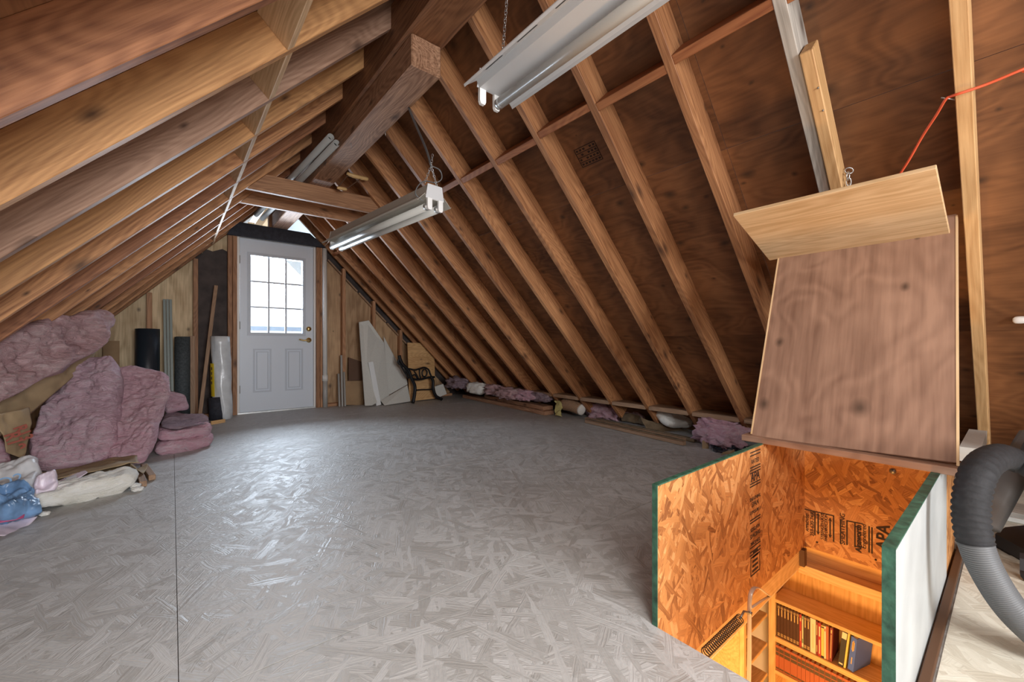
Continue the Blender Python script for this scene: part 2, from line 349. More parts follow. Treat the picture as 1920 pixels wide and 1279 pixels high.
def pillow(name, corners, thick, mat, parent=None, bulge=0.0, rough=.02, seed=0, nu=34, nv=34, edge=.55, sag=0.0, freq=7.0):
    """soft slab: corners TL,TR,BR,BL of its middle sheet, thick, with lumpy surface"""
    TL, TR, BR, BL = [V(c) for c in corners]
    nrm = ((TR-TL)+(BR-BL)).cross((BL-TL)+(BR-TR)).normalized()
    vs = []; fs = []; idx = {}
    def pt(u, v, sd):
        uu, vv = 2*u-1, 2*v-1
        p_u, p_v = .5+.5*uu*(1-.13*vv**4), .5+.5*vv*(1-.13*uu**4)
        p = TL.lerp(TR, p_u).lerp(BL.lerp(BR, p_u), p_v)
        eu = 1-abs(2*u-1)**6; ev = 1-abs(2*v-1)**6
        e = max(0, eu*ev)**edge
        q = p+nrm*(bulge*(1-(2*u-1)**2)*(1-(2*v-1)**2))+nrm*sd*thick*.5*e+V((0, 0, -sag*4*u*(1-u)))
        s = V((seed*3.1, seed*1.7, sd*1.3))
        d = mn.fractal(q*freq+s, .9, 2.1, 4)*rough+mn.fractal(q*freq*.35+s, 1, 2, 2)*rough*1.2
        d -= (1-abs(mn.noise(q*freq*2.3+s)*2))**3*rough*.45
        d += mn.noise(q*freq*6+s)*rough*.22
        lat = mn.noise_vector(q*freq*1.2+s)*rough*.7
        return q+nrm*d*sd*max(e, .3)+lat
    for sd in (1, -1):
        for i in range(nu+1):
            for j in range(nv+1):
                if sd == -1 and (i in (0, nu) or j in (0, nv)): idx[(sd, i, j)] = idx[(1, i, j)]; continue
                idx[(sd, i, j)] = len(vs); vs.append(pt(i/nu, j/nv, sd))
        for i in range(nu):
            for j in range(nv):
                q = (idx[(sd, i, j)], idx[(sd, i+1, j)], idx[(sd, i+1, j+1)], idx[(sd, i, j+1)])
                fs.append(q if sd == 1 else q[::-1])
    return MB().add(vs, fs, True).build(name, mat, parent)
def blob(name, c, r, mat, parent=None, rough=.25, seed=0, freq=3.0, sub=4, rot=0):
    bm = bmesh.new(); bmesh.ops.create_icosphere(bm, subdivisions=sub, radius=1)
    R = Matrix.Rotation(rot, 3, 'Z')
    for v in bm.verts:
        d = 1+rough*mn.fractal(v.co*freq+V((seed*5.3, 0, seed)), .8, 2.2, 4)
        c2 = V([math.copysign(abs(x)**.75, x) for x in v.co])
        v.co = R @ V((c2.x*r[0]*d, c2.y*r[1]*d, c2.z*r[2]*d))
    for f in bm.faces: f.smooth = True
    me = bpy.data.meshes.new(name); bm.to_mesh(me); bm.free()
    o = obj(name, me, mat, parent)
    if parent: o.matrix_parent_inverse = o.matrix_parent_inverse @ Matrix.Translation(V(c))
    else: o.location = c
    return o
def sheet(name, corners, mat, parent=None, crumple=.02, seed=0, n=36, thick=.004, freq=6.0):
    """crumpled sheet (paper or film) with thickness"""
    TL, TR, BR, BL = [V(c) for c in corners]
    nrm = (TR-TL).cross(BL-TL).normalized(); vs = []; fs = []
    for sd in (0, 1):
        for i in range(n+1):
            for j in range(n+1):
                u, v = i/n, j/n; p = TL.lerp(TR, u).lerp(BL.lerp(BR, u), v)
                s = V((seed*2.3, seed, 0))
                d = abs(mn.noise(p*freq+s))*crumple*1.6+abs(mn.noise(p*freq*2.7+s))*crumple*.7+mn.noise(p*freq*.5+s)*crumple
                vs.append(p+nrm*(d-sd*thick)+mn.noise_vector(p*freq*.8+s)*crumple*.6)
    m = (n+1)**2; I = lambda i, j, k: k*m+i*(n+1)+j
    for i in range(n):
        for j in range(n):
            fs.append((I(i, j, 0), I(i+1, j, 0), I(i+1, j+1, 0), I(i, j+1, 0)))
            fs.append((I(i, j+1, 1), I(i+1, j+1, 1), I(i+1, j, 1), I(i, j, 1)))
    for i in range(n):
        for (a, b) in (((i, 0), (i+1, 0)), ((i+1, n), (i, n)), ((0, i+1), (0, i)), ((n, i), (n, i+1))):
            fs.append((I(*a, 1), I(*b, 1), I(*b, 0), I(*a, 0)))
    return MB().add(vs, fs, True).build(name, mat, parent)
def lettering(name, txt, origin, xd, yd, size, mat, parent, ext=.0006, sx=1.0, bold=0.0):
    cu = bpy.data.curves.new(name, 'FONT'); cu.body = txt; cu.size = size; cu.extrude = ext; cu.align_x = 'CENTER'; cu.align_y = 'CENTER'
    cu.offset = bold
    tmp = bpy.data.objects.new('t', cu); COL.objects.link(tmp)
    dg = bpy.context.evaluated_depsgraph_get(); me = bpy.data.meshes.new_from_object(tmp.evaluated_get(dg))
    bpy.data.objects.remove(tmp); me.name = name
    me.transform(Matrix.Diagonal((sx, 1, 1, 1)))
    x = V(xd).normalized(); y = (V(yd)-x*V(yd).dot(x)).normalized(); z = x.cross(y)
    m = Matrix((x, y, z)).transposed().to_4x4(); m.translation = V(origin); me.transform(m)
    me.materials.clear()
    return obj(name, me, mat, parent)

def frame_mb(mb, o, i, y0, y1):   # rectangular frame in the x-z plane: outer (x0,x1,z0,z1), inner
    def loop(r, y): x0, x1, z0, z1 = r; return [(x0, y, z0), (x1, y, z0), (x1, y, z1), (x0, y, z1)]
    v = loop(o, y0)+loop(i, y0)+loop(o, y1)+loop(i, y1); f = []
    for k in range(4):
        n = (k+1) % 4
        f += [(k, n, 4+n, 4+k), (8+n, 8+k, 12+k, 12+n), (n, k, 8+k, 8+n), (4+k, 4+n, 12+n, 12+k)]
    return mb.add(v, f)
# ================================================================== FLOOR
floor = struct('floor')
HX0, HX1, HY0, HY1 = 1.06, 2.37, .148, .662     # stair opening
TH = .03
xs = [(-1.72, .0112), (.0130, 2.449), (2.451, 3.80)]
ys = [(-2.75, -1.264), (-1.26, -.044), (-.04, 1.178), (1.182, 2.398), (2.402, 3.617), (3.621, 4.838), (4.842, 5.77)]
for xi, (x0, x1) in enumerate(xs):
    for yi, (y0, y1) in enumerate(ys):
        if xi == 1 and yi == 2:
            mb = MB(); o = [(x0, y0), (x1, y0), (x1, y1), (x0, y1)]; h = [(HX0, HY0), (HX1, HY0), (HX1, HY1), (HX0, HY1)]
            v = [(*p, 0) for p in o+h]+[(*p, -TH) for p in o+h]; f = []
            for k in range(4):
                n = (k+1) % 4
                f += [(k, n, 4+n, 4+k), (8+n, 8+k, 12+k, 12+n), (n, k, 8+k, 8+n), (4+k, 4+n, 12+n, 12+k)]
            mb.add(v, f).build('floor_panel', 'floor', floor)
        else:
            pale = (xi == 2 and yi <= 2)
            MB().box((x0, y0, -TH), (x1, y1, 0)).build('floor_panel', 'floor_pale' if pale else 'floor', floor)
MB().box((1.20, -1.5, .0), (2.446, .120, .004)).build('pale_floor_sheet', 'floor_pale', floor)
MB().box((-1.75, -2.75, -.06), (HX0-.02, 5.78, -TH-.002)).build('subfloor', 'dark_wood', floor)
MB().box((HX1+.02, -2.75, -.06), (3.9, 5.78, -TH-.002)).build('subfloor', 'dark_wood', floor)
MB().box((HX0-.02, HY1+.03, -.06), (HX1+.02, 5.78, -TH-.002)).build('subfloor', 'dark_wood', floor)
MB().box((HX0-.02, -2.75, -.06), (HX1+.02, HY0-.03, -TH-.002)).build('subfloor', 'dark_wood', floor)
# ================================================================== ROOF (the sloping ceiling)
roof = struct('ceiling')
r2 = math.sqrt(.5); dR = V((r2, 0, -r2)); nR = V((r2, 0, r2))
q = math.hypot(1, 1.05); dL = V((1/q, 0, 1.05/q)); nL = V((-1.05/q, 0, 1/q))
def IR(x, y): return V((x, y, 3.56-x))                    # inner plane of right rafters
def IL(x, y): return V((x, y, 1.915+1.05*(x-.36)))        # inner plane of left rafters
YK = [.125+.4045*k for k in range(-1, 14)]
for k, y in enumerate(YK):
    m = 'grey_wood' if abs(y-.5295) < .01 else 'rafter'
    yc = y-.019
    if m == 'grey_wood': m2 = m
    board('rafter', IR(1.03, yc)+nR*.07, IR(3.50, yc)+nR*.07, .038, .14, (0, 1, 0), 'fresh' if k == 1 else m, roof)
    board('rafter', IL(-1.40, yc)+nL*.07, IL(.99, yc)+nL*.07, .038, .14, (0, 1, 0), {3: 'rafter_gold', 4: 'rafter_red', 5: 'rafter_gold', 6: 'rafter_dull', 7: 'rafter_gold', 9: 'rafter_red', 12: 'rafter_red'}.get(k, 'rafter_l'), roof)
for inn, nn, m, x0, x1 in ((IR, nR, 'rafter', 1.03, 3.50), (IL, nL, 'rafter_l', -1.40, .99)):
    board('rafter', inn(x0, 5.625)+nn*.07, inn(x1, 5.625)+nn*.07, .038, .14, (0, 1, 0), m, roof)
for a, b in zip(YK[1:], YK[2:]+[5.644]):
    j = random.uniform(-.012, .012)
    board('blocking', IR(1.6+j, a)+nR*.062, IR(1.6+j, b-.038)+nR*.062, .038, .12, dR, 'block_r', roof)
    board('blocking', IL(.345+j*.4, a)+nL*.068, IL(.345+j*.4, b-.038)+nL*.068, .032, .135, dL, 'block_l', roof)
for a, b in zip(YK[:], YK[1:]+[5.644]):
    board('eave_plank', (3.435, a, .225), (3.435, b-.038, .225), .21, .038, (1, 0, 0), 'dusty', roof)
for y0, y1 in ((-2.75, -1.572), (-1.57, .868), (.87, 3.308), (3.31, 5.75)):
    for j in range(4):
        s0 = j*1.222; w = 1.22 if j < 3 else .30
        pR = V((3.758, 0, 0))-dR*(s0+w/2)+nR*.006; pL = V((-1.657, 0, 0))+dL*(s0+w/2)+nL*.006
        if j == 3: pL -= dL*.03
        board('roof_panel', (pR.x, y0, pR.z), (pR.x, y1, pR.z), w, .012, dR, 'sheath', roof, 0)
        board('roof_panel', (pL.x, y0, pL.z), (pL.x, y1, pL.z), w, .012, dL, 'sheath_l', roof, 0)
board('ridge_beam', (1.0, -2.7, 2.48), (1.0, 5.72, 2.48), .20, .26, (1, 0, 0), 'beam', roof, .006)
lb = board('lower_beam', (1.0, 1.90, 2.268), (1.0, 5.72, 2.268), .165, .162, (1, 0, 0), 'beam_low', roof, .006)
board('beam_post', (.905, 5.665, 2.18), (.905, 5.665, 2.40), .035, .08, (1, 0, 0), 'stud', roof)
for y, x0, x1 in ((3.79, .38, 1.50), (4.195, .36, 1.50)):
    board('collar_tie', (x0, y, 2.078), (x1, y, 2.086), .038, .14, (0, 1, 0), 'stud', roof)
for dz in (0, 1):   # nails bent on the beam
    MB().tube([(1.07-.12*dz, 2.6+.3*dz, 2.19), (1.072-.12*dz, 2.6+.3*dz, 2.155)], .0015, 5).build('nail', 'steel', roof)
# mill stamp on one roof panel, a ruled box of small print
stamp = MB(); c = on(1103, 290, (1, 0, 1), 3.757); u = V((0, -1, 0)); vv = dR
for i in range(5):
    p = c+vv*(-.055+.0275*i); stamp.slab([p-u*.075-vv*.002, p+u*.075-vv*.002, p+u*.075+vv*.002, p-u*.075+vv*.002], -nR*.0012)
for sgn in (-1, 1):
    p = c+u*.075*sgn; stamp.slab([p-u*.002-vv*.055, p+u*.002-vv*.055, p+u*.002+vv*.055, p-u*.002+vv*.055], -nR*.0012)
for i in range(4):
    for j in range(6):
        if random.random() < .75:
            p = c+vv*(-.041+.0275*i)+u*(-.06+.024*j); stamp.slab([p-u*.008-vv*.006, p+u*.006-vv*.006, p+u*.008+vv*.004, p-u*.006+vv*.006], -nR*.001)
tag(stamp.build('mill_stamp', 'ink', roof), kind='stuff')
# ================================================================== GABLE WALL WITH DOOR
wb = struct('wall_back', (0, 5.70, 0))
zl = lambda x: 1.74+1.05*x
zr = lambda x: 3.758-x
ZC = 2.17
def gpoly(name, pts, y0, y1, mat): return MB().slab([(x, y0, z) for x, z in pts], (0, y1-y0, 0)).build(name, mat, wb)
gpoly('wall_sheathing', [(-1.66, 0), (.57, 0), (.57, ZC), (.41, ZC)], 5.73, 5.75, 'felt_brown')
gpoly('wall_sheathing', [(1.42, 0), (3.76, 0), (1.588, ZC), (1.42, ZC)], 5.73, 5.75, 'felt_brown')
gpoly('wall_sheathing', [(.57, 2.06), (1.42, 2.06), (1.42, ZC), (.57, ZC)], 5.73, 5.75, 'felt_brown')
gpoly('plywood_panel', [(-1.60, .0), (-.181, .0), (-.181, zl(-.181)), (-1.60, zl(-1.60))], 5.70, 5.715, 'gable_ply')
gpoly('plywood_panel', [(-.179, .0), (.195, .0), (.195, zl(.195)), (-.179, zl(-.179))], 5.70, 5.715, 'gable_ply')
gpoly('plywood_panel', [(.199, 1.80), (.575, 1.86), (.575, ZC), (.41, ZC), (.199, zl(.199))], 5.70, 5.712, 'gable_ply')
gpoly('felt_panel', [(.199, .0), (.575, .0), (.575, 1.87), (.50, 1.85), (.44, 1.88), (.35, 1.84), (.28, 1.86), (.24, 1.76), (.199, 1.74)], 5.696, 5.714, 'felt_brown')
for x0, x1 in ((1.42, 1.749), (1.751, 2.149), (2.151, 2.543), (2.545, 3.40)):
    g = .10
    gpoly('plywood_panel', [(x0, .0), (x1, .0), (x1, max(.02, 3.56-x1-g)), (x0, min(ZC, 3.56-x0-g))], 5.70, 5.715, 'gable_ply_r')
for x, top in ((-.18, zl(-.18)-.22), (.197, zl(.197)-.22), (.505, 2.03), (.551, 2.03), (1.432, 2.03), (1.478, 2.03), (1.75, 1.80), (2.152, 1.40), (2.545, 1.01), (-.62, .88), (2.95, .60)):
    board('stud', (x, 5.655, .0), (x, 5.655, top), .042, .088, (1, 0, 0), 'stud', wb)
for x in (1.56, 1.96, 2.36):   # sloped nailers under the roof line
    board('nailer', (x, 5.675, 3.56-x-.10), (x+.38, 5.675, 3.56-x-.48), .045, .02, (0, 1, 0), 'dusty', wb)
board('base_plate', (-1.6, 5.66, .018), (.56, 5.66, .018), .088, .036, (0, 1, 0), 'stud', wb)
board('base_plate', (1.52, 5.66, .018), (3.4, 5.66, .018), .088, .036, (0, 1, 0), 'stud', wb)
MB().slab([(.47, 5.57, 2.03), (1.51, 5.57, 2.03), (1.325, 5.57, 2.18), (.565, 5.57, 2.185)], (0, .04, 0)).build('header_board', 'felt', wb)
wires = MB()
dr = struct('door_1', (.995, 5.70, 0))
mb = MB(); frame_mb(mb, (.572, 1.412, .0, 2.055), (.598, 1.389, .012, 2.035), 5.655, 5.74); mb.build('door_jamb', 'trim_white', dr)
mb = MB(); frame_mb(mb, (.602, 1.386, .014, 2.031), (.71, 1.262, .94, 1.842), 5.672, 5.714); leaf = mb.build('door_leaf', 'door', dr)
mb = MB(); frame_mb(mb, (.676, 1.297, .905, 1.878), (.708, 1.264, .938, 1.844), 5.660, 5.673); mb.build('glass_surround', 'door_rec', dr)
xv = [.709, .894, 1.078, 1.263]; zv = [.939, 1.239, 1.540, 1.843]
for x in xv[1:3]: MB().box((x-.009, 5.674, .94), (x+.009, 5.708, 1.842)).build('muntin', 'door_rec', dr)
for i, z in enumerate(zv[1:3]): MB().box((.710, 5.676, z-.009), (1.262, 5.706, z+.009)).build('muntin', 'door_rec', dr)
for i in range(3):
    for j in range(3): MB().box((xv[i]+.008, 5.690, zv[j]+.008), (xv[i+1]-.008, 5.694, zv[j+1]-.008)).build('pane', 'glass', dr)
for x0, x1 in ((.735, .922), (1.070, 1.268)):
    mb = MB(); frame_mb(mb, (x0, x1, .235, .75), (x0+.018, x1-.018, .253, .732), 5.664, 5.673); e = mb.build('panel_moulding', 'door_rec', dr)
    mb = MB(); frame_mb(mb, (x0+.030, x1-.030, .268, .717), (x0+.042, x1-.042, .280, .705), 5.666, 5.673); mb.build('panel_field', 'door_rec', e)
MB().tube([(1.335, 5.672, .996), (1.335, 5.664, .996), (1.335, 5.650, .996)], [.031, .031, .022], 18).build('deadbolt', 'brass', dr)
hd = MB().tube([(1.335, 5.672, .855), (1.335, 5.664, .855), (1.335, 5.655, .855)], [.032, .032, .02], 18).build('handle_rose', 'brass', dr)
MB().tube(smooth_path([(1.335, 5.66, .855), (1.332, 5.625, .856), (1.31, 5.618, .856), (1.27, 5.620, .850), (1.235, 5.622, .858), (1.215, 5.622, .862)], 5), .009, 8).build('door_lever', 'brass', hd)
for z in (.28, 1.02, 1.78): MB().tube([(.598, 5.664, z-.045), (.598, 5.664, z+.045)], .008, 8).build('hinge', 'steel_dark', dr)
MB().box((.578, 5.63, .0), (1.405, 5.73, .013)).build('threshold', 'steel', dr)
# rear gable, behind the camera, with its window opening
wf = struct('wall_front', (0, -2.75, 0))
def rp(name, pts): return MB().slab([(x, -2.78, z) for x, z in pts], (0, .03, 0)).build(name, 'gable_ply_r', wf)
rp('plywood_panel', [(-1.66, 0), (-.05, 0), (-.05, zl(-.05))])
rp('plywood_panel', [(1.55, 0), (3.76, 0), (1.55, zr(1.55))])
rp('plywood_panel', [(-.05, 0), (1.55, 0), (1.55, .55), (-.05, .55)])
rp('plywood_panel', [(-.05, 1.95), (1.55, 1.95), (1.55, zr(1.55)), (.985, 2.77), (.2, zl(.2)), (-.05, 1.96)])
# porch beyond the door
pc = struct('trim_1', (1, 7, 0))
for p, d, nn in ((V((2.6, 0, 1.158)), dR, nR), (V((-.5, 0, 1.215)), dL, nL)):
    board('porch_soffit', (p.x+nn.x*.02, 5.77, p.z+nn.z*.02), (p.x+nn.x*.02, 8.0, p.z+nn.z*.02), 4.4 if nn is nR else 4.2, .03, d, 'soffit', pc, 0)
board('porch_beam', (1.0, 5.77, 2.45), (1.0, 7.9, 2.45), .16, .16, (1, 0, 0), 'soffit_rust', pc)
board('porch_board', (.76, 6.0, 2.30), (.70, 7.6, 2.30), .07, .02, (1, 0, 0), 'soffit_rust', pc)
MB().box((-1.5, 5.78, -.10), (3.6, 8.1, -.04)).build('deck', 'soffit', pc)
MB().box((-1.5, 7.92, 1.03), (3.6, 8.02, 1.10)).build('deck_rail', 'rail', pc)
MB().box((-1.5, 7.95, .90), (3.6, 7.99, .97)).build('deck_rail', 'rail', pc)
for x in (-1.2, .35, 1.95, 3.3): MB().box((x-.04, 7.93, -.04), (x+.04, 8.01, 1.03)).build('deck_post', 'rail', pc)

# ================================================================== STAIR OPENING
sr = thing('stair_railing', (1.7, .4, 0), 'low box railing of strand board with green edges around the stair opening', 'railing')
MB().box((1.064, .645, -.17), (2.352, .659, .398)).build('side_panel', 'osb_xz', sr)
MB().box((2.352, .152, -.17), (2.366, .659, .398)).build('end_panel', 'osb_yz', sr)
np_ = MB().box((1.092, .152, -.30), (2.352, .168, .398)).build('side_panel', 'osb_xz', sr)
np_['label'] = 'panel whose outer side is painted white'
MB().box((1.094, .149, .001), (2.03, .1518, .398)).build('white_face', 'white_worn', np_)
MB().box((1.0605, .644, -.02), (1.064, .660, .402)).build('green_edge', 'green', sr)
MB().box((1.064, .644, .398), (2.36, .660, .402)).build('green_edge', 'green', sr)
MB().box((1.088, .1485, -.30), (1.092, .169, .402)).build('green_edge', 'green', sr)
MB().box((1.092, .1485, .398), (2.366, .169, .402)).build('green_edge', 'green', sr)
MB().box((2.352, .169, .398), (2.366, .644, .402)).build('green_edge', 'green', sr)
p = atX(1674, 884, 2.3515)
MB().tube([p, p+V((-.003, 0, 0))], .011, 14).build('bolt_hole', 'steel_dark', sr)
for px, py in ((1532, 1017), (1642, 1050)):
    p = atX(px, py, 2.3515); MB().tube([p, p+V((-.002, 0, 0))], .004, 8).build('nail_head', 'ink', sr)
def stampX(txt, px, py, size, bold=0.0, sx=1.0): lettering('printed_mark', txt, atX(px, py, 2.3508), (0, 0, 1), (0, 1, 0), size, 'ink', sr, .0005, sx, bold)
stampX('APA', 1657, 1008, .062, .0012, .95)
stampX('Ainsworth', 1610, 1010, .028, .0012); stampX('Engineered', 1620, 1006, .024)
stampX('253-620-7400', 1523, 982, .021); stampX('STRENGTH AXIS', 1542, 987, .017); stampX('THIS DIRECTION', 1549, 990, .017)
stampX('SHEATHING', 1580, 992, .026); stampX('APPROVED', 1514, 980, .017)
mk = MB()
def barX(px, py0, py1, w=.0025):
    a = atX(px, py0, 2.351); b = atX(px, py1, 2.351); mk.box((2.3502, a.y-w, min(a.z, b.z)), (2.352, a.y+w, max(a.z, b.z)))
for px, a, b in ((1528, 960, 1004), (1534, 966, 1002), (1556.5, 972, 1008), (1563, 967, 1016), (1576, 974, 1020), (1588, 976, 1022), (1603, 980, 1026), (1629.5, 987, 1036), (1635, 989, 1038)): barX(px, a, b)
for (pa, pb) in (((1508, 954), (1564, 967)), ((1588, 976), (1618, 982))):
    a = atX(*pa, 2.351); b = atX(*pb, 2.351); mk.slab([a, b, b+V((0, 0, -.004)), a+V((0, 0, -.004))], (-.0008, 0, 0))
for px, py, sg in ((1534, 962, 1), (1534, 1002, -1), (1556.5, 972, 1), (1556.5, 1008, -1)):
    a = atX(px, py, 2.351); mk.slab([a+V((0, .008, -.014*sg)), a, a+V((0, -.008, -.014*sg)), a+V((0, 0, -.008*sg))], (-.0008, 0, 0))
tag(mk.build('printed_lines', 'ink', sr), kind='stuff')
xm = atY(1416, 960, .645).x
def stampY(txt, py, size, bold=0.0, sx=1.0): lettering('printed_mark', txt, V((xm, .6446, atY(1416, py, .645).z)), (1, 0, 0), (0, 0, 1), size, 'ink', sr, .0005, sx, bold)
stampY('APA', 893, .050, .001, .9); stampY('RATED', 864, .024); stampY('SHEATHING', 933, .019); stampY('SPAN', 944, .028); stampY('EXPOSURE 1', 958, .018)
stampY('SIZED FOR', 990, .019); stampY('SPACING', 1002, .024); stampY('THICKNESS', 1016, .018)
mk = MB()
for py in (846, 852, 874, 879, 884, 904, 909, 971, 976, 1022, 1030, 1036):
    z = atY(1416, py, .645).z; mk.box((xm-.05, .6440, z-.002), (xm+.05, .6450, z+.002))
z0, z1 = atY(1416, 1075, .645).z, atY(1416, 1040, .645).z
frame_mb(mk, (xm-.045, xm+.045, z0, z1), (xm-.041, xm+.041, z0+.004, z1-.004), .6440, .6450)
for i in range(5): mk.box((xm-.03+.002*i, .6440, z0+.012+i*.018), (xm+.028-.003*(i % 3), .6450, z0+.020+i*.018))
tag(mk.build('printed_lines', 'ink', sr), kind='stuff')
board('base_strip', (1.15, .135, .009), (2.40, .135, .009), .020, .016, (0, 1, 0), 'dark_wood', floor)
# lid of the stair opening, tipped up against the rafters
ld = thing('hatch_lid', (1.9, .4, .41), 'brown plywood hatch lid tipped up against the rafters above the stair opening', 'hatch')
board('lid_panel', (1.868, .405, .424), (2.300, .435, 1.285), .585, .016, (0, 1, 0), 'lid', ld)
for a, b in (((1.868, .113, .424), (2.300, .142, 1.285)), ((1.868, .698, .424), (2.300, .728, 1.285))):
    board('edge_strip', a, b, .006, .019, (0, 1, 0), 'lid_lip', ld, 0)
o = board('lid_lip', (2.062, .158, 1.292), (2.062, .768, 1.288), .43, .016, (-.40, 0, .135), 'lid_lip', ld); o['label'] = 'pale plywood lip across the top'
board('lid_ledge', (1.885, .085, .413), (1.885, .725, .413), .11, .024, (1, 0, 0), 'lid', ld)
a, b = atX(1800, 835, 2.28), atX(1840, 867, 2.28)
tag(MB().box((2.25, min(a.y, b.y), b.z), (2.75, max(a.y, b.y), a.z)).build('wood_block', 'white_board'), 'pale painted wood block end beside the foot of the hatch lid', 'block')
# trim, walls and lamp-lit room below
st = struct('trim_2', (1.7, .66, -.2))
board('casing_board', (1.06, .663, -.218), (2.40, .663, -.218), .018, .095, (0, 1, 0), 'trim_pine', st)
MB().box((2.300, .632, -.250), (2.335, .652, -.172)).build('corner_block', 'dark_wood', st)
board('casing_board', (2.408, -.3, -.212), (2.408, .655, -.212), .016, .09, (1, 0, 0), 'trim_pine', st)
board('casing_ledge', (2.375, -.3, -.279), (2.375, .668, -.279), .075, .045, (1, 0, 0), 'trim_pine', st)
MB().box((2.366, -.3, -.171), (2.62, .67, -.165)).build('ceiling_board', 'trim_pine', st)
lw = struct('wall_right', (2.7, .3, -2.4))
MB().box((2.68, -.8, -2.4), (2.72, 1.2, -.06)).build('room_wall', 'cream', lw)
MB().box((.3, 1.08, -2.4), (2.72, 1.12, -.06)).build('room_wall', 'cream', lw)
MB().box((.3, -.84, -2.4), (2.72, -.8, -.06)).build('room_wall', 'cream', lw)
MB().box((.26, -.84, -2.4), (.3, 1.12, -.06)).build('room_wall', 'cream', lw)
MB().box((.26, -.84, -2.44), (2.72, 1.12, -2.4)).build('room_floor', 'cream_dark', lw)
MB().box((.3, .675, -.30), (2.36, 1.08, -.28)).build('room_ceiling', 'cream', lw)
x = atY(1357, 1200, 1.07).x
MB().box((x-.055, 1.055, -2.4), (x+.005, 1.08, -.3)).build('door_casing', 'trim_pine', lw)
MB().box((x+.010, 1.060, -2.4), (x+.022, 1.08, -.3)).build('door_gap', 'dark_wood', lw)
# main bookcase
bk = thing('bookcase', (2.58, .4, -2.4), 'oak bookcase filled with books, seen down the stair opening', 'bookcase')
BX = 2.50
board('shelf_back', (2.665, .38, -.34), (2.665, .38, -1.40), 1.0, .01, (0, 1, 0), 'trim_pine', bk, 0)
board('stile', (BX+.012, .836, -.26), (BX+.012, .836, -1.40), .032, .026, (0, 1, 0), 'trim_pine', bk)
MB().box((BX+.02, .835, -1.4), (2.66, .850, -.30)).build('side_panel', 'trim_pine', bk)
for z, th in ((-.574, .019), (-.780, .028), (-.957, .022), (-1.20, .022)):
    board('shelf', (BX+.08, -.12, z), (BX+.08, .832, z), .158, th, (1, 0, 0), 'trim_pine', bk)
MB().box((BX, -.12, -.36), (2.66, .85, -.335)).build('top_panel', 'trim_pine', bk)
cs = thing('corner_shelves', (2.34, .95, -2.4), 'narrow oak shelf unit left of the oak bookcase, down the stairs', 'shelves')
board('stile', (2.175, .855, -.30), (2.175, .855, -1.5), .03, .022, (1, 0, 0), 'trim_pine', cs)
MB().box((2.165, .866, -1.5), (2.18, 1.07, -.30)).build('side_panel', 'trim_pine', cs)
MB().box((2.165, 1.055, -1.5), (2.49, 1.07, -.30)).build('shelf_back', 'trim_pine', cs)
for z in (-.42, -.665, -.825, -.99, -1.15): board('shelf', (2.18, .955, z), (2.495, .955, z), .20, .016, (0, 1, 0), 'trim_pine', cs)
def mat_c(n, c, r=.55):
    if n not in M: M[n] = plain(n, c, r)
    return n
mat_c('book_brown', (.075, .030, .016)); mat_c('book_red', (.45, .035, .03)); mat_c('book_cream', (.80, .70, .52)); mat_c('book_darkred', (.22, .03, .025))
mat_c('book_yellow', (.80, .60, .16)); mat_c('book_black', (.02, .018, .018)); mat_c('book_blue', (.08, .17, .70)); mat_c('book_rust', (.46, .13, .055))
mat_c('book_label', (.10, .065, .035)); mat_c('book_gold', (.70, .50, .22), .4); mat_c('paper', (.84, .78, .64), .8); mat_c('book_green', (.25, .35, .2))
def book(y0, y1, z, h, d, cov, label, group=None, bands=(), lean=0.0, band='book_gold', x=BX+.012, yaw=0.0):
    """standing book, spine towards -x; y0 > y1; bands = (z0,z1,width share) as shares of height"""
    w = y0-y1; t = thing('book', (x, (y0+y1)/2, z), label, 'book', group)
    t.rotation_euler = (lean, 0, yaw)
    m = MB(); hw = w/2; c = min(.0025, w*.14)
    m.box((0, -hw, 0), (.003, hw, h)); m.box((.003, -hw, 0), (d, -hw+c, h)); m.box((.003, hw-c, 0), (d, hw, h))
    par0 = lambda o: setattr(o, 'parent', t)
    par0(m.build('cover', cov)); par0(MB().box((.003, -hw+c, .004), (d-.004, hw-c, h-.004)).build('pages', 'paper'))
    if bands:
        m = MB()
        for a, b, s in bands: m.box((-.0007, -hw*s, a*h), (.0005, hw*s, b*h))
        o = m.build('spine_print', band); par0(o); o['kind'] = 'stuff'
    return t
yb = lambda c: atX(1440+c/8.045, 1190, BX).y
Z2 = -.766; ORD = 'first second third fourth fifth sixth seventh eighth ninth tenth eleventh twelfth thirteenth fourteenth fifteenth sixteenth'.split()
gold7 = ((.04, .055, .8), (.075, .09, .8), (.11, .125, .8), (.66, .88, .30), (.90, .915, .8), (.935, .95, .8))
e7 = [124+48*i for i in range(8)]
for i in range(7):
    book(yb(e7[i]+2), yb(e7[i+1]-2), Z2, .172, .115, 'book_brown', ORD[i]+' dark brown gold-banded volume from the left end of the upper shelf', 'matching brown volumes on the upper shelf', gold7)
book(yb(462), yb(494), Z2, .168, .11, 'book_red', 'thin red book right of the seven brown volumes', None, ((.2, .5, .3), (.8, .9, .5)))
book(yb(498), yb(524), Z2, .165, .11, 'book_green', 'thin green and white book between brown volumes', None, ((.05, .16, .9), (.3, .9, .5)), 0, 'book_cream')
for i, l in ((0, 'brown gold-banded volume next to the thin green and white book'), (1, 'brown gold-banded volume touching the thick cream book')):
    book(yb(527+48*i), yb(572+48*i), Z2, .170, .115, 'book_brown', l, None, gold7)
book(yb(626), yb(708), Z2, .174, .12, 'book_cream', 'thick cream book right of the brown volumes', None, ((.15, .85, .12),))
book(yb(713), yb(740), Z2, .168, .12, 'book_darkred', 'thin dark red book beside the thick cream book', None, ((.1, .3, .4), (.6, .9, .4)))
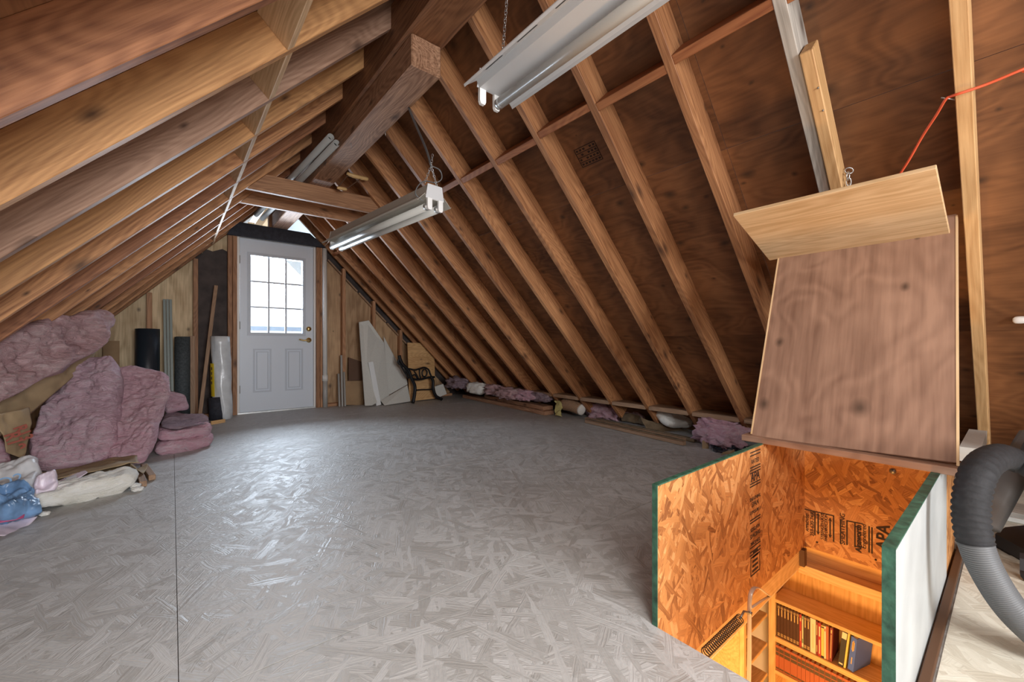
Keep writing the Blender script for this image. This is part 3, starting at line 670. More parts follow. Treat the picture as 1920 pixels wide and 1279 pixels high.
book(yb(743), yb(788), Z2, .166, .12, 'book_red', 'bright red book left of the yellow book', None, ((.08, .5, .3), (.6, .9, .4)), 0, 'book_cream')
book(yb(791), yb(833), Z2, .160, .11, 'book_yellow', 'yellow book with black top and foot on the upper shelf', None, ((.0, .06, .98), (.93, .97, .98)), 0, 'book_black')
book(yb(836), yb(862), Z2, .162, .11, 'book_cream', 'thin cream book right of the yellow book', None, ((.85, .93, .6),), 0, 'book_rust')
book(yb(866), yb(903), Z2, .166, .12, 'book_rust', 'orange red book right of the thin cream book')
book(yb(908), yb(952), Z2, .168, .12, 'book_darkred', 'deep red book with its cover showing beside leaning black book', None, ((.1, .8, .2), (.84, .94, .4)), .03)
book(yb(1042), yb(1122), Z2+.001, .176, .12, 'book_black', 'black book with white spine lettering, leaning left', None, ((.80, .98, .9), (.06, .10, .7)), .10, 'book_cream')
book(yb(1128), yb(1158), Z2+.001, .176, .12, 'book_yellow', 'thin yellow book leaning against the black book', None, (), .10)
b = book(yb(1185), yb(1280), Z2+.004, .168, .135, 'book_blue', 'large blue book leaning at the right of the upper shelf', None, ((.2, .4, .16), (.58, .9, .16), (.62, .86, .42)), .10, yaw=-.30)
ew = [80, 155, 230, 325, 430, 490, 555, 620, 685, 760, 845, 940, 1030, 1110, 1200, 1290, 1380]
for i, (a, c) in enumerate(zip(ew, ew[1:])):
    book(yb(a+2), yb(c-2), -.946, .130, .12, 'book_rust', ORD[i]+' rust red volume from the left on the lower shelf', 'matching rust red volumes on the lower shelf', ((.04, .10, .92), (.60, .72, .92), (.76, .90, .92)), 0, 'book_label')
# folding stair hardware
la = thing('folding_stair', (1.75, .60, -.2), 'galvanised arm and dark coil spring of the folding stair in the floor opening', 'stair')
a, b = atY(1321, 1226, .60), atY(1388, 1160, .60); ax = (b-a).normalized(); u = ax.cross(V((0, 1, 0))).normalized(); w = ax.cross(u); N = 24*12
MB().tube([a+ax*((b-a).length*i/N)+u*.0135*math.cos(i*2*math.pi/12)+w*.0135*math.sin(i*2*math.pi/12) for i in range(N+1)], .0017, 5).build('coil_spring', 'spring', la)
P = lambda x, y, d=.60: atY(1280+x/4.364, 1000+y/4.364, d)
MB().tube([P(470, 700), P(490, 660), P(500, 640), P(545, 650)], .004, 6).build('spring_hook', 'steel_dark', la)
MB().tube(smooth_path([P(535, 1300), P(541, 1217), P(546, 1000), P(546, 800), P(546, 650), P(550, 540), P(562, 480), P(590, 445), P(630, 452), P(670, 485), P(708, 512)], 4), .0075, 8, flat=.35).build('hinge_arm', 'arm', la)
MB().tube([P(560, 610), P(640, 555), P(706, 516)], .005, 8, flat=.4).build('brace', 'arm', la)
p = P(546, 650); MB().tube([p+V((0, -.008, 0)), p+V((0, .004, 0))], .006, 10).build('rivet', 'steel_dark', la)

# ================================================================== SHOP LIGHTS
def chain_mb(mb, a, b, size=.016, r=.0016):
    a = V(a); b = V(b); n = max(2, int((b-a).length/(size*1.35))); d = (b-a).normalized()
    u = d.cross(V((0, 1, 0)) if abs(d.y) < .9 else V((1, 0, 0))).normalized(); w = d.cross(u)
    for i in range(n):
        mb.ring(a+(b-a)*((i+.5)/n), d, u if i % 2 else w, size, size*.5, r, 10, 4)
    return mb
def shop_light(near, far, w, label, mat, tubes, slots, name='shop_light'):
    near = V(near); far = V(far); L = (far-near).length
    t = thing(name, near, label, 'light fixture', 'shop lights hung from the ridge')
    yd = (far-near).normalized(); xd = yd.cross(V((0, 0, 1))).normalized(); zd = xd.cross(yd)
    m4 = Matrix((xd, yd, zd)).transposed().to_4x4(); t.rotation_euler = m4.to_euler()
    P = lambda o: (setattr(o, 'parent', t), o)[1]
    prof = [(-w, .0), (-w+.004, -.006), (-w+.010, .002), (-.056, .036), (-.046, .014), (.046, .014), (.056, .036), (w-.010, .002), (w-.004, -.006), (w, .0)]
    up = [(x, z+.003) for x, z in prof]
    m = MB(); n = len(prof)
    v = [(x, y, z) for y in (0, L) for x, z in prof+up[::-1]]; k = 2*n
    m.add(v, [(i, (i+1) % k, k+(i+1) % k, k+i) for i in range(k)]); 
    for e in (0, 1):
        for i in range(n-1): m.add([v[e*k+i], v[e*k+i+1], v[e*k+k-2-i], v[e*k+k-1-i]], [(0, 1, 2, 3)])
    P(m.build('reflector', mat))
    P(MB().slab([(-.050, .003, .040), (.050, .003, .040), (.040, .003, .085), (-.040, .003, .085)], (0, L-.006, 0)).build('ballast_housing', mat))
    for e, y in ((0, -.003), (1, L)):
        P(MB().slab([(-.054, y, .016), (.054, y, .016), (.042, y, .088), (-.042, y, .088)], (0, .003, 0)).build('end_plate', 'enamel' if e == 0 and len(tubes) == 2 else mat))
        for x in (-.032, .032):
            s_ = [(x-.013, y-.004+e*.004, .018), (x+.013, y-.004+e*.004, .018), (x+.013, y-.004+e*.004, -.030), (x+.008, y-.004+e*.004, -.040), (x-.008, y-.004+e*.004, -.040), (x-.013, y-.004+e*.004, -.030)]
            P(MB().slab(s_, (0, .012*(1 if e == 0 else -1), 0)).build('lamp_socket', 'socket'))
    for x in tubes:
        tb = P(MB().tube([(x, .02, -.020), (x, L-.02, -.020)], .0185, 16).build('fluorescent_tube', 'tube'))
        for y in (.012, L-.022): P(MB().tube([(x, y, -.020), (x, y+.016, -.020)], .0187, 14).build('tube_cap', 'steel'))
    if slots:
        for i in range(7):
            y = .10+i*.16; x0 = w-.020; x1 = w-.026
            z0 = .002+.010*.034/(w-.066)-.0006; z1 = .002+.016*.034/(w-.066)-.0006
            P(MB().slab([(x0, y, z0), (x1, y, z1), (x1, y+.085, z1), (x0, y+.085, z0)], (0, 0, -.0008)).build('vent_slot', 'black_hole'))
            yy = .06+i*.15
            P(MB().tube([(-.062, yy, .0335), (-.062, yy, .026)], [.005, .003], 8).build('screw', 'steel'))
    return t, m4
f1, m4 = shop_light((1.013, 1.841, 1.505), (.900, 3.055, 1.505), .10, 'aged shop light with two tubes hung from a chain and cord, nearer the door', 'enamel_old', (-.032, .032), False)
top = V((1.010, 1.875, 1.605)); hook = V((1.008, 1.868, 1.70))
ch = MB(); chain_mb(ch, top+V((-.035, 0, 0)), hook, .010, .0012); chain_mb(ch, top+V((.035, 0, 0)), hook, .010, .0012); chain_mb(ch, hook, hook+V((.008, 0, .06)), .010, .0012)
o = ch.build('hanging_chain', 'steel', f1)
MB().tube(smooth_path([(1.072, 2.26, 2.19), (1.05, 2.12, 2.02), (1.022, 1.95, 1.82), (1.008, 1.868, 1.70)], 5), .006, 8).build('hanging_cord', 'cord', f1)
MB().tube(smooth_path([hook, hook+V((.05, 0, -.01)), hook+V((.06, 0, -.05)), hook+V((.03, .01, -.075)), hook+V((-.03, 0, -.085)), hook+V((-.075, -.01, -.12)), hook+V((-.095, -.02, -.17)), hook+V((-.06, -.03, -.20))], 5), .003, 6).build('power_cord', 'cord', f1)
f2, m4 = shop_light((.885, 1.205, 1.693), (.885, -.015, 1.693), .110, 'white shop light with slotted reflector hung by a chain, nearest the camera', 'enamel', (-.032,), True)
ch = MB(); chain_mb(ch, (.885, 1.135, 1.76), (.94, 1.135, 2.35), .011, .0014); ch.build('hanging_chain', 'steel', f2)
ch = MB(); chain_mb(ch, (.885, .10, 1.76), (.94, .10, 2.35), .011, .0014); ch.build('hanging_chain', 'steel', f2)
# pipes along the ridge
for i, (a, b, l) in enumerate((((.872, 3.09, 2.276), (.742, 5.5, 2.278), 'grey plastic pipe lying along the left side of the lower beam, upper of two'), ((.900, 3.05, 2.225), (.800, 5.5, 2.245), 'grey plastic pipe lying along the left side of the lower beam, lower of two'))):
    a = V(a); b = V(b); d = (b-a).normalized(); t = thing('pipe', a, l, 'pipe', 'two pipes beside the beam')
    m = MB(); r1, r0, n = .024, .019, 20; u = d.cross(V((0, 0, 1))).normalized(); w = u.cross(d)
    R = lambda c, r: [c+u*r*math.cos(6.2832*k/n)+w*r*math.sin(6.2832*k/n) for k in range(n)]
    v = R(a, r1)+R(b, r1)+R(a, r0)+R(b, r0); f = []
    for k in range(n):
        j = (k+1) % n; f += [(k, j, n+j, n+k), (2*n+j, 2*n+k, 3*n+k, 3*n+j), (j, k, 2*n+k, 2*n+j), (n+k, n+j, 3*n+j, 3*n+k)]
    m.add(v, f, True).build('pipe_wall', 'pvc_grey', t)
    MB().tube([a+d*.05, a+d*.06], r0-.0005, 16).build('dark_bore', 'black_hole', t)
# turned wooden frame hooked at the beam
hf = thing('wooden_frame', (1.18, 3.6, 2.2), 'small frame of two turned pale bars joined by dark slats, hung under the beam', 'frame')
A = [atY(x, y, 3.62) for x, y in ((650, 325), (690, 336), (632, 352), (650, 355))]
MB().tube(smooth_path([A[0], A[0].lerp(A[1], .35)+V((0, 0, -.006)), A[0].lerp(A[1], .7)+V((0, 0, -.004)), A[1]], 5), [.012]+[.016]*3+[.018]*4+[.017]*4+[.016]*3+[.013], 10).build('turned_bar', 'turned', hf)
MB().tube(smooth_path([A[2], A[2].lerp(A[3], .5), A[3]], 4), [.011, .013, .014, .015, .015, .015, .014, .013, .011], 10).build('turned_bar', 'turned', hf)
for a, b in ((A[0].lerp(A[1], .10), A[2].lerp(A[3], .05)), (A[0].lerp(A[1], .72), A[2].lerp(A[3], .95))):
    board('slat', a, b, .012, .008, (0, 1, 0), 'dark_wood', hf)
# ================================================================== AT THE RIGHT RAFTERS
cl = thing('wood_cleat', IR(1.72, .47), 'pale lumber cleat nailed beside the grey weathered rafter above the hatch lid', 'cleat')
k = nR*-.012
board('cleat_board', IR(1.725, .468)+k+nR*.045, IR(2.26, .468)+k+nR*.045, .040, .09, (0, 1, 0), 'fresh', cl, .003)
for dx in (.1, .16): MB().tube([IR(1.72+dx, .455)-nR*.010, IR(1.72+dx, .455)-nR*.016], .003, 6).build('nail_head', 'steel_dark', cl)
hk = thing('lid_chain', atY(1590, 315, .43), 'short steel chain and screw eye holding the hatch lid to the cleat', 'chain')
c = atY(1592, 320, .43); r_ = .012
MB().ring(c, (.7, -.7, .0), (0, 0, 1), r_*1.3, r_, .0022, 16, 6).build('screw_eye', 'steel', hk)
MB().tube([c+V((.0, .012, 0)), c+V((.02, .035, .015))], .0025, 6).build('eye_shank', 'steel', hk)
for i, (px, py) in enumerate(((1590, 330), (1591, 341), (1593, 351), (1597, 360))):
    MB().ring(atY(px, py, .43), (0, 0, 1), (.6, -.7, 0) if i % 2 else (.7, .6, 0), .017, .009, .0024, 14, 6).build('chain_link', 'steel', hk)
oc = thing('extension_cord', atY(1775, 185, .10), 'orange extension cord stapled across the rafter above the hatch lid', 'cord')
Kc = lambda x, y, k=3.60: on(x, y, (1, 0, 1), k)
pts = [Kc(1655, 400, 3.64), Kc(1668, 365, 3.62), Kc(1683, 334), Kc(1705, 299), Kc(1730, 255), Kc(1756, 215, 3.57), on(1772, 188, (1, 0, 1), 3.545), on(1782, 181, (1, 0, 1), 3.545), on(1800, 175, (1, 0, 1), 3.53), on(1850, 158, (1, 0, 1), 3.55), on(1920, 129, (1, 0, 1), 3.56), on(1990, 100, (1, 0, 1), 3.58), (1.80, -.70, 1.76), (1.70, -2.0, 1.85)]
MB().tube(smooth_path(pts, 6), .0042, 8).build('cord', 'orange', oc)
a = on(1765, 183, (1, 0, 1), 3.55); MB().tube([a, a+V((.03, -.03, -.01))], .0018, 5).build('staple', 'steel', oc)
a = on(1912, 600, (1, 0, 1), 3.735)
tag(blob('plastic_scrap', a, (.012, .02, .016), 'socket', None, .05), 'small white plastic scrap on the roof boards at the far right edge', 'scrap')
# ================================================================== VACUUM
vc = thing('shop_vacuum', (2.35, -.22, 0), 'grey shop vacuum with black wheels and a long ribbed hose, right of the stair railing', 'vacuum')
vx, vy = 2.34, -.20
MB().tube([(vx, vy, .07), (vx, vy, .10), (vx, vy, .36), (vx, vy, .40)], [.13, .165, .18, .175], 28).build('tank', 'vac_grey', vc)
MB().tube([(vx, vy, .40), (vx, vy, .43), (vx, vy, .52), (vx, vy, .56)], [.185, .19, .16, .10], 28).build('motor_head', 'vac_black', vc)
for a in (.6, 2.2, 3.8, 5.3):
    wx, wy = vx+.20*math.cos(a), vy+.20*math.sin(a)
    MB().tube([(wx-.014, wy, .03), (wx+.014, wy, .03)], .030, 16).build('wheel', 'vac_black', vc)
    MB().box((wx-.03, wy-.03, .045), (wx+.03, wy+.03, .085)).build('caster_bracket', 'vac_black', vc)
def vray(px, py, d): r = ray(px, py); return C0+r*d
hp = [(1.86, -.12, .42), vray(1900, 862, 1.22), vray(1868, 858, 1.13), vray(1838, 880, 1.06), vray(1822, 930, 1.04), vray(1822, 985, 1.03), vray(1836, 1040, 1.02), vray(1862, 1092, 1.01), vray(1893, 1138, 1.0), vray(1930, 1178, 1.0), vray(1990, 1230, 1.02), vray(2080, 1290, 1.1)]
sp = smooth_path(hp, 14); n1 = 78
MB().tube(sp[8:n1+1], [.0355 if i % 3 else .032 for i in range(len(sp[8:n1+1]))], 18).build('hose_cuff', 'rubber', vc)
dense = []
for a, b in zip(sp[n1:], sp[n1+1:]): dense += [a.lerp(b, t/3) for t in range(3)]
MB().tube(dense, [(.0335, .0335, .030)[i % 3] for i in range(len(dense))], 18).build('ribbed_hose', 'hose', vc)
MB().tube([(vx-.10, vy, .46), (1.98, -.14, .44), (1.84, -.12, .42)], .032, 14).build('hose_inlet', 'vac_black', vc)
wt = tag(MB().tube([vray(1842, 985, 1.55), vray(1905, 875, 1.62), vray(1940, 815, 1.66)], [.050, .048, .045], 12, flat=.55).build('vacuum_wand', 'vac_grey'), 'grey flat vacuum wand leaning on the shop vacuum behind its hose', 'wand')
nz = thing('floor_nozzle', (2.55, .03, 0), 'black vacuum floor nozzle lying on the pale floor at the right edge', 'nozzle')
z = .0; pn = [atZ(1866, 1012, .03), atZ(1885, 990, .05), atZ(1930, 985, .05), atZ(1960, 1040, .03), atZ(1925, 1050, .02)]
MB().slab([V((p.x, p.y, .008)) for p in pn], (0, 0, .045)).build('nozzle_body', 'vac_black', nz)
MB().slab([V((p.x, p.y, .001)) for p in pn], (0, 0, .007)).build('nozzle_brush', 'rubber', nz)
tag(board('board', (3.05, -.5, .02), (3.05, .10, .02), .20, .035, (1, 0, 0), 'grey_wood'), 'weathered grey board lying on the pale floor behind the vacuum nozzle', 'board')
tag(board('lath', (2.93, -.5, .011), (2.93, .115, .011), .02, .02, (1, 0, 0), 'white_board'), 'thin white lath lying in front of the weathered grey board', 'lath')
# ================================================================== RIGHT EAVE: INSULATION, MOULDINGS, PLANKS
for i, (a, b, z, l) in enumerate((((3.43, 5.25, .025), (3.30, 3.35, .025), 0, 'long brown plank lying on the floor under the right eave, bottom of two'), ((3.47, 4.75, .072), (3.33, 3.40, .072), 0, 'long brown plank stacked on another one under the right eave'))):
    tag(board('plank', a, b, .14, .044, (1, 0, 0), 'beam_low'), l, 'plank', 'stacked planks under the eave')
for i in range(4):
    o = .058*i; e = .05*((i*7) % 3)
    tag(board('moulding', (3.262+o, 2.78+e, .017), (3.125+o, 1.66+e*.6, .017), .040, .028, (1, 0, 0), 'kraft_dark' if i % 2 else 'dusty'),
        ['grey brown moulding strip lying on the floor, farthest from the right eave', 'grey brown moulding strip lying second from the open floor', 'grey brown moulding strip lying third from the open floor', 'grey brown moulding strip lying against the insulation of the right eave'][i], 'moulding', 'mouldings on the floor by the eave')
def eave(px, py, y, r, mat, label, seed, rough=.3, name='insulation', freq=3.0, cat='insulation', rot=0):
    p = atY(px, py, y); r = tuple(x*1.2 for x in r); p.z = max(p.z, r[2]*.8)
    return tag(blob(name, p, r, mat, None, rough, seed, freq, 4, rot), label, cat)
eave(1352, 812, 1.46, (.10, .14, .085), 'pink', 'crumpled pink insulation bunched beside the foot of the hatch lid', 1, .5, freq=2.6)
tag(sheet('plastic_scrap', [atZ(1328, 822, .045), atZ(1404, 832, .05), atZ(1398, 848, .006), atZ(1336, 848, .006)], 'black_film', None, .03, 4, 40, freq=14.0), 'crumpled black plastic scrap below the pink insulation by the hatch lid', 'plastic')
tag(sheet('paper_scrap', [atZ(1362, 843, .03), atZ(1376, 841, .05), atZ(1376, 849, .008), atZ(1352, 852, .008)], 'kraft', None, .012, 5, 10), 'small torn kraft paper scrap on the floor before the pink insulation', 'paper')
tag(sheet('paper_scrap', [atZ(1317, 826, .05), atZ(1328, 822, .06), atZ(1330, 840, .008), atZ(1318, 840, .008)], 'kraft', None, .012, 6, 10), 'folded kraft paper scrap left of the black plastic scrap', 'paper')
wbatt = thing('insulation', (3.3, 2.0, 0), 'white batt end wrapped in brown kraft paper under the right eave, near the mouldings', 'insulation')
P_ = lambda l: [atY(*p) for p in l]
pillow('fiber', P_([(1222, 774, 2.16), (1284, 771, 1.94), (1303, 800, 1.86), (1256, 800, 1.96)]), .11, 'batting', wbatt, .02, .012, 11, 16, 16)
sheet('kraft_facing', P_([(1200, 782, 2.24), (1250, 796, 2.04), (1304, 812, 1.90), (1216, 808, 2.12)]), 'kraft_dark', wbatt, .02, 7, 18)
wt = thing('insulation', (3.3, 2.45, 0), 'pink batt with dark torn kraft facing, left of the white batt end', 'insulation')
pillow('fiber', P_([(1152, 764, 2.75), (1212, 770, 2.38), (1214, 788, 2.36), (1155, 778, 2.72)]), .10, 'pink_dusty', wt, .02, .025, 12, 16, 16)
sheet('kraft_facing', P_([(1156, 768, 2.68), (1200, 780, 2.34), (1222, 798, 2.22), (1166, 790, 2.55)]), 'kraft_dark', wt, .025, 8, 18)
eave(1134, 776, 2.84, (.10, .17, .08), 'pink_mauve', 'loose pink insulation between rafters, right of the rolled white batt', 3, .5)
rb = thing('insulation', (3.3, 3.1, .05), 'rolled white batt in a brown sleeve beside the yellow bag, right eave', 'insulation')
a, b = atY(1058, 757, 3.22), atY(1090, 768, 2.98)
MB().tube(smooth_path([a+V((0, .02, -.01)), a.lerp(b, .4)+V((0, 0, .01)), b], 6), [.055, .065, .07, .07, .072, .072, .072, .07, .07, .068, .066, .064, .06], 16).build('sleeve', 'dusty', rb)
d = (b-a).normalized(); MB().tube([b-d*.01, b+d*.015, b+d*.03], [.062, .060, .030], 16).build('fiber_end', 'batting', rb)
tag(sheet('yellow_bag', [atY(1037, 750, 3.32), atY(1050, 752, 3.20), atY(1052, 782, 3.15), atY(1040, 780, 3.24)], 'yellow_pale', None, .032, 9, 24, freq=12.0), 'crumpled yellow wrapper standing at the end of the stacked planks', 'wrapper')
eave(955, 737, 4.00, (.09, .17, .055), 'pink_dusty', 'pink insulation tuft in the bay left of the yellow wrapper, nearer one', 5, .5)
eave(1015, 744, 3.55, (.07, .12, .045), 'pink_grey', 'dark grey pink insulation behind the stacked planks', 6, .4)
eave(985, 741, 3.75, (.08, .12, .05), 'pink', 'small pink insulation clump above the stacked planks', 9, .5)
eave(930, 731, 4.35, (.09, .13, .055), 'pink_dusty', 'pink insulation clump right of the far white batt', 7, .5)
eave(895, 728, 4.72, (.085, .16, .065), 'batting', 'far white batt end bulging over the long planks', 8, .22)
eave(858, 718, 5.15, (.10, .17, .06), 'pink_grey', 'greyish insulation heap in the far corner under the eave', 10, .5)

# ================================================================== LEFT: INSULATION PILE
def sheet_on(*a, **k): return sheet(*a, **k)
b1 = thing('insulation_batt', (-.6, 3.7, .3), 'big dusty pink batt on top of the pile, lying up under the left rafters', 'insulation')
pillow('fiber', [(-.93, 3.28, .80), (-.34, 4.28, 1.08), (-.35, 4.00, .79), (-.82, 3.16, .39)], .19, 'pink_dusty', b1, .03, .036, 21, 90, 60)
pillow('kraft_facing', [(-.92, 3.18, .47), (-.40, 4.03, .79), (-.42, 4.10, .70), (-.74, 3.33, .24)], .02, 'kraft', b1, .02, .012, 22, 40, 20, freq=5)
f = sheet('kraft_flap', [atY(0, 778, 3.22), atY(62, 765, 3.42), atY(42, 862, 3.36), atY(14, 848, 3.28)], 'kraft', b1, .018, 23, 22)
lettering('red_print', 'R19', atY(27, 828, 3.245), (.25, .1, -1), (.9, .3, .2), .075, 'red_ink', b1, .0012, .8, .002)
lettering('red_print', 'R13', atY(43, 812, 3.30), (.35, .1, -1), (.9, .3, .3), .065, 'red_ink', b1, .0012, .8, .002)
b0 = tag(pillow('insulation_batt', [(-.98, 3.38, .34), (-.70, 3.44, .31), (-.66, 3.42, .10), (-.95, 3.36, .10)], .14, 'pink_hot', None, .02, .025, 24, 26, 22), 'bright pink batt end at the left edge below the kraft facing', 'insulation')
tag(pillow('insulation_batt', [(-.60, 4.10, .68), (-.27, 3.96, .73), (-.26, 3.54, .05), (-.67, 3.60, .06)], .20, 'pink_mauve', None, .05, .036, 25, 80, 80, freq=6), 'large mauve pink batt leaning in the middle of the pile', 'insulation')
tag(pillow('insulation_batt', [(-.33, 4.08, .66), (.015, 3.98, .575), (-.115, 3.48, .06), (-.34, 3.52, .05)], .14, 'pink', None, .03, .034, 26, 70, 80, freq=7), 'pink batt leaning at the right of the large mauve batt', 'insulation')
s4 = thing('insulation_batt', (.1, 4.1, 0), 'folded pink batt lying flat on the floor at the right end of the pile', 'insulation')
pillow('lower_layer', [(-.06, 4.55, .045), (.26, 4.30, .045), (.26, 3.98, .045), (-.115, 3.80, .045)], .10, 'pink_hot', s4, .0, .016, 27, 34, 34)
pillow('upper_layer', [(-.07, 4.60, .135), (.25, 4.36, .13), (.25, 4.02, .125), (-.105, 3.85, .12)], .11, 'pink_hot', s4, .02, .020, 28, 34, 34)
pillow('dusty_top', [(-.06, 4.66, .205), (.24, 4.42, .185), (.235, 4.06, .165), (-.07, 3.93, .175)], .045, 'pink_grey', s4, .02, .020, 29, 30, 30)
tag(pillow('insulation_batt', [(-.06, 4.62, .40), (.095, 4.60, .37), (.115, 4.52, .25), (-.04, 4.50, .22)], .10, 'pink_mauve', None, .02, .022, 30, 24, 24), 'small pink batt end sticking up behind the folded batt', 'insulation')
wb_ = thing('batting', (-.33, 3.0, 0), 'strip of thick white batting lying at the front of the pile', 'batting')
pillow('batting_fiber', [(-.545, 3.07, .075), (-.145, 3.21, .075), (-.145, 3.05, .05), (-.545, 2.90, .05)], .11, 'batting', wb_, .012, .018, 31, 40, 22, freq=10)
for c, r in (((-.145, 3.04, .012), (.025, .02, .012)), ((-.155, 3.08, .02), (.022, .02, .015)), ((-.46, 2.88, .010), (.018, .012, .010))): blob('loose_tuft', c, r, 'batting', wb_, .4, 3, 3, 3)
kp = thing('kraft_wrapper', (-.35, 3.25, 0), 'flattened brown kraft wrapper behind the white batting, in front of the pink batts', 'wrapper')
sheet('paper_layer', [(-.56, 3.42, .10), (-.17, 3.52, .12), (-.145, 3.22, .115), (-.53, 3.10, .105)], 'kraft', kp, .016, 32, 30)
sheet('paper_layer', [(-.22, 3.42, .02), (-.115, 3.40, .06), (-.125, 3.24, .05), (-.18, 3.20, .125)], 'kraft', kp, .014, 33, 20)
pillow('wrapper_fill', [(-.54, 3.45, .05), (-.18, 3.50, .055), (-.15, 3.26, .055), (-.52, 3.14, .05)], .09, 'kraft', kp, .0, .01, 34, 16, 16)
c = atY(207, 911, 3.17); x_ = V((.94, .30, .06)); y_ = V((-.1, .5, .8))
m = MB(); m.slab([c-x_*.075-V((0, 0, .012)), c+x_*.065-V((0, 0, .010)), c+x_*.065+V((0, .004, .016)), c-x_*.075+V((0, .004, .010))], (0, -.002, 0)); m.build('black_label', 'ink', kp)
for i in range(4):
    d = c+x_*(-.045+.03*i)+V((0, -.004, 0)); MB().slab([d-x_*.008-V((0, 0, .007)), d+x_*.008-V((0, 0, .007)), d+x_*(.008 if i % 2 else .003)+V((0, 0, .010)), d-x_*.006+V((0, 0, .010))], (0, -.001, 0)).build('label_mark', 'turned', kp)
sheet('torn_film', [atY(95, 905, 3.1), atY(160, 882, 3.2), atY(165, 890, 3.1), atY(110, 915, 3.0)], 'bag_pink', kp, .016, 35, 16)
sheet('torn_film', [atY(118, 893, 3.16), atY(158, 880, 3.22), atY(152, 894, 3.08), atY(125, 903, 3.04)], 'bag', kp, .02, 36, 14)
for i, (p0, p1, l) in enumerate((((-.125, 3.10, .018), (-.16, 3.42, .02), 'square wooden stick poking out beside the white batting, nearer one'), ((-.09, 3.22, .018), (-.14, 3.55, .02), 'square wooden stick poking out beside the pink batt, farther one'))):
    tag(board('stick', p0, p1, .032, .032, (1, 0, 0), 'dusty'), l, 'stick', 'two sticks at the pile')
bgt = thing('plastic_bag', (-.62, 3.1, .05), 'white plastic bag with blue print at the left edge, before the pink batts', 'bag')
pillow('film', [(-.86, 3.22, .17), (-.53, 3.27, .20), (-.50, 3.04, .09), (-.82, 2.93, .06)], .12, 'bag', bgt, .03, .024, 37, 36, 30, freq=9)
lettering('blue_print', 'Q2', atY(18, 902, 2.96), (.95, .1, .25), (-.25, .35, .9), .060, 'blue_ink', bgt, .0015, 1.1, .0)
tag(pillow('plastic_film', [(-.52, 3.02, .15), (-.44, 3.06, .16), (-.44, 2.98, .09), (-.50, 2.95, .09)], .06, 'bag_pink', None, .02, .02, 38, 16, 16, freq=14), 'small pink crumpled film between the white bag and the blue bag', 'film')
tag(pillow('plastic_bag', [(-.70, 2.92, .15), (-.53, 2.95, .16), (-.445, 2.80, .04), (-.56, 2.72, .05)], .11, 'bag_blue', None, .03, .032, 39, 34, 34, freq=12), 'crumpled blue plastic bag at the left edge of the floor', 'bag')
tag(pillow('cushion', [(-.76, 2.84, .10), (-.60, 2.84, .10), (-.575, 2.72, .05), (-.74, 2.68, .05)], .09, 'batting', None, .02, .015, 40, 18, 18), 'pale soft padding bulging out under the blue plastic bag', 'padding')
ft = thing('plastic_sheet', (-.6, 2.7, 0), 'white plastic sheet with magenta folds lying on the floor below the blue bag', 'sheet')
sheet('film', [(-.80, 2.78, .04), (-.475, 2.83, .035), (-.505, 2.72, .008), (-.78, 2.48, .008)], 'bag_pink', ft, .014, 41, 26)
for k in range(2): sheet('magenta_fold', [(-.78, 2.74-.05*k, .060), (-.50, 2.80-.04*k, .055), (-.50, 2.785-.04*k, .045), (-.78, 2.71-.05*k, .05)], 'magenta', ft, .006, 42+k, 14)
# ================================================================== LEANING AGAINST THE LEFT GABLE
def roll(name, px0, px1, top, y, mat, label, cat, core=None, sk=0.0):
    a = atY(px0, top, y); b = atY(px1, top, y); r = (b.x-a.x)/2; c = (a+b)/2; cy = y+r*.2
    t = thing(name, (c.x, cy, 0), label, cat)
    MB().tube([(c.x+sk, cy-.02, .002), (c.x, cy, c.z*.5), (c.x, cy+.02, c.z)], r, 24).build('outer_sheet', mat, t)
    m = MB(); sp = [V((c.x+(r*.95-.0035*i*.25)*math.cos(i*.5)*max(.25, 1-i*.015), cy+.02+(r*.95)*math.sin(i*.5)*max(.25, 1-i*.015), c.z+.002)) for i in range(50)]
    m.tube(sp, .0025, 4).build('rolled_edge', 'black_hole', t); return t
roll('sheet_roll', 252, 300, 617, 5.42, 'black_roll', 'tall black plastic roll standing against the left gable plywood', 'roll', sk=.01)
roll('felt_roll', 327, 357, 632, 5.46, 'grey_roll', 'dark grey felt roll standing between the grey strips and the felt covered panel', 'roll')
tag(board('plank', (.16, 5.50, .002), (.165, 5.57, .89), .055, .02, (1, 0, 0), 'dusty'), 'narrow brown board standing right of the dark grey felt roll', 'board')
gs = thing('channel_strip', (-.04, 5.5, 0), 'tall grey green channel strip leaning between the black roll and the grey roll', 'strip')
for k, x in enumerate((-.062, -.037, -.012)):
    board('flange', (x+.02, 5.42-.006*(k == 1), .002), (x, 5.585-.006*(k == 1), 1.268), .022, .012+.008*(k == 1), (1, 0, 0), 'strip_grey', gs)
tag(MB().slab([(-.52, 5.56, .0), (-.40, 5.56, .0), (-.40, 5.60, .835), (-.515, 5.60, .835)], (0, .012, 0)).build('cardboard_piece', 'cardboard'), 'brown cardboard piece standing at the left end of the gable wall', 'cardboard')
tag(board('stick', (.215, 5.34, .002), (.375, 5.60, 1.45), .034, .022, (1, 0, 0), 'dusty'), 'long brown stick leaning against the dark felt panel left of the door', 'stick')
wr = thing('wrapped_roll', (.42, 5.42, 0), 'roll wrapped in shiny white plastic film with a yellow label, standing left of the door', 'roll')
cx, cy, hh = .392, 5.44, .885
path = [(cx+.012+.02*(1-k/14), cy-.03*(1-k/14), .003+hh*k/14) for k in range(15)]
m = MB(); n = 40; vs = []; fs = []
for i, p in enumerate(path):
    for k in range(n):
        a = 2*math.pi*k/n; r = .086+.006*math.sin(a*5+i*.9)*.6+.005*mn.noise(V((math.cos(a)*3, math.sin(a)*3, i*.7)))
        vs.append((p[0]+r*math.cos(a), p[1]+r*math.sin(a), p[2]))
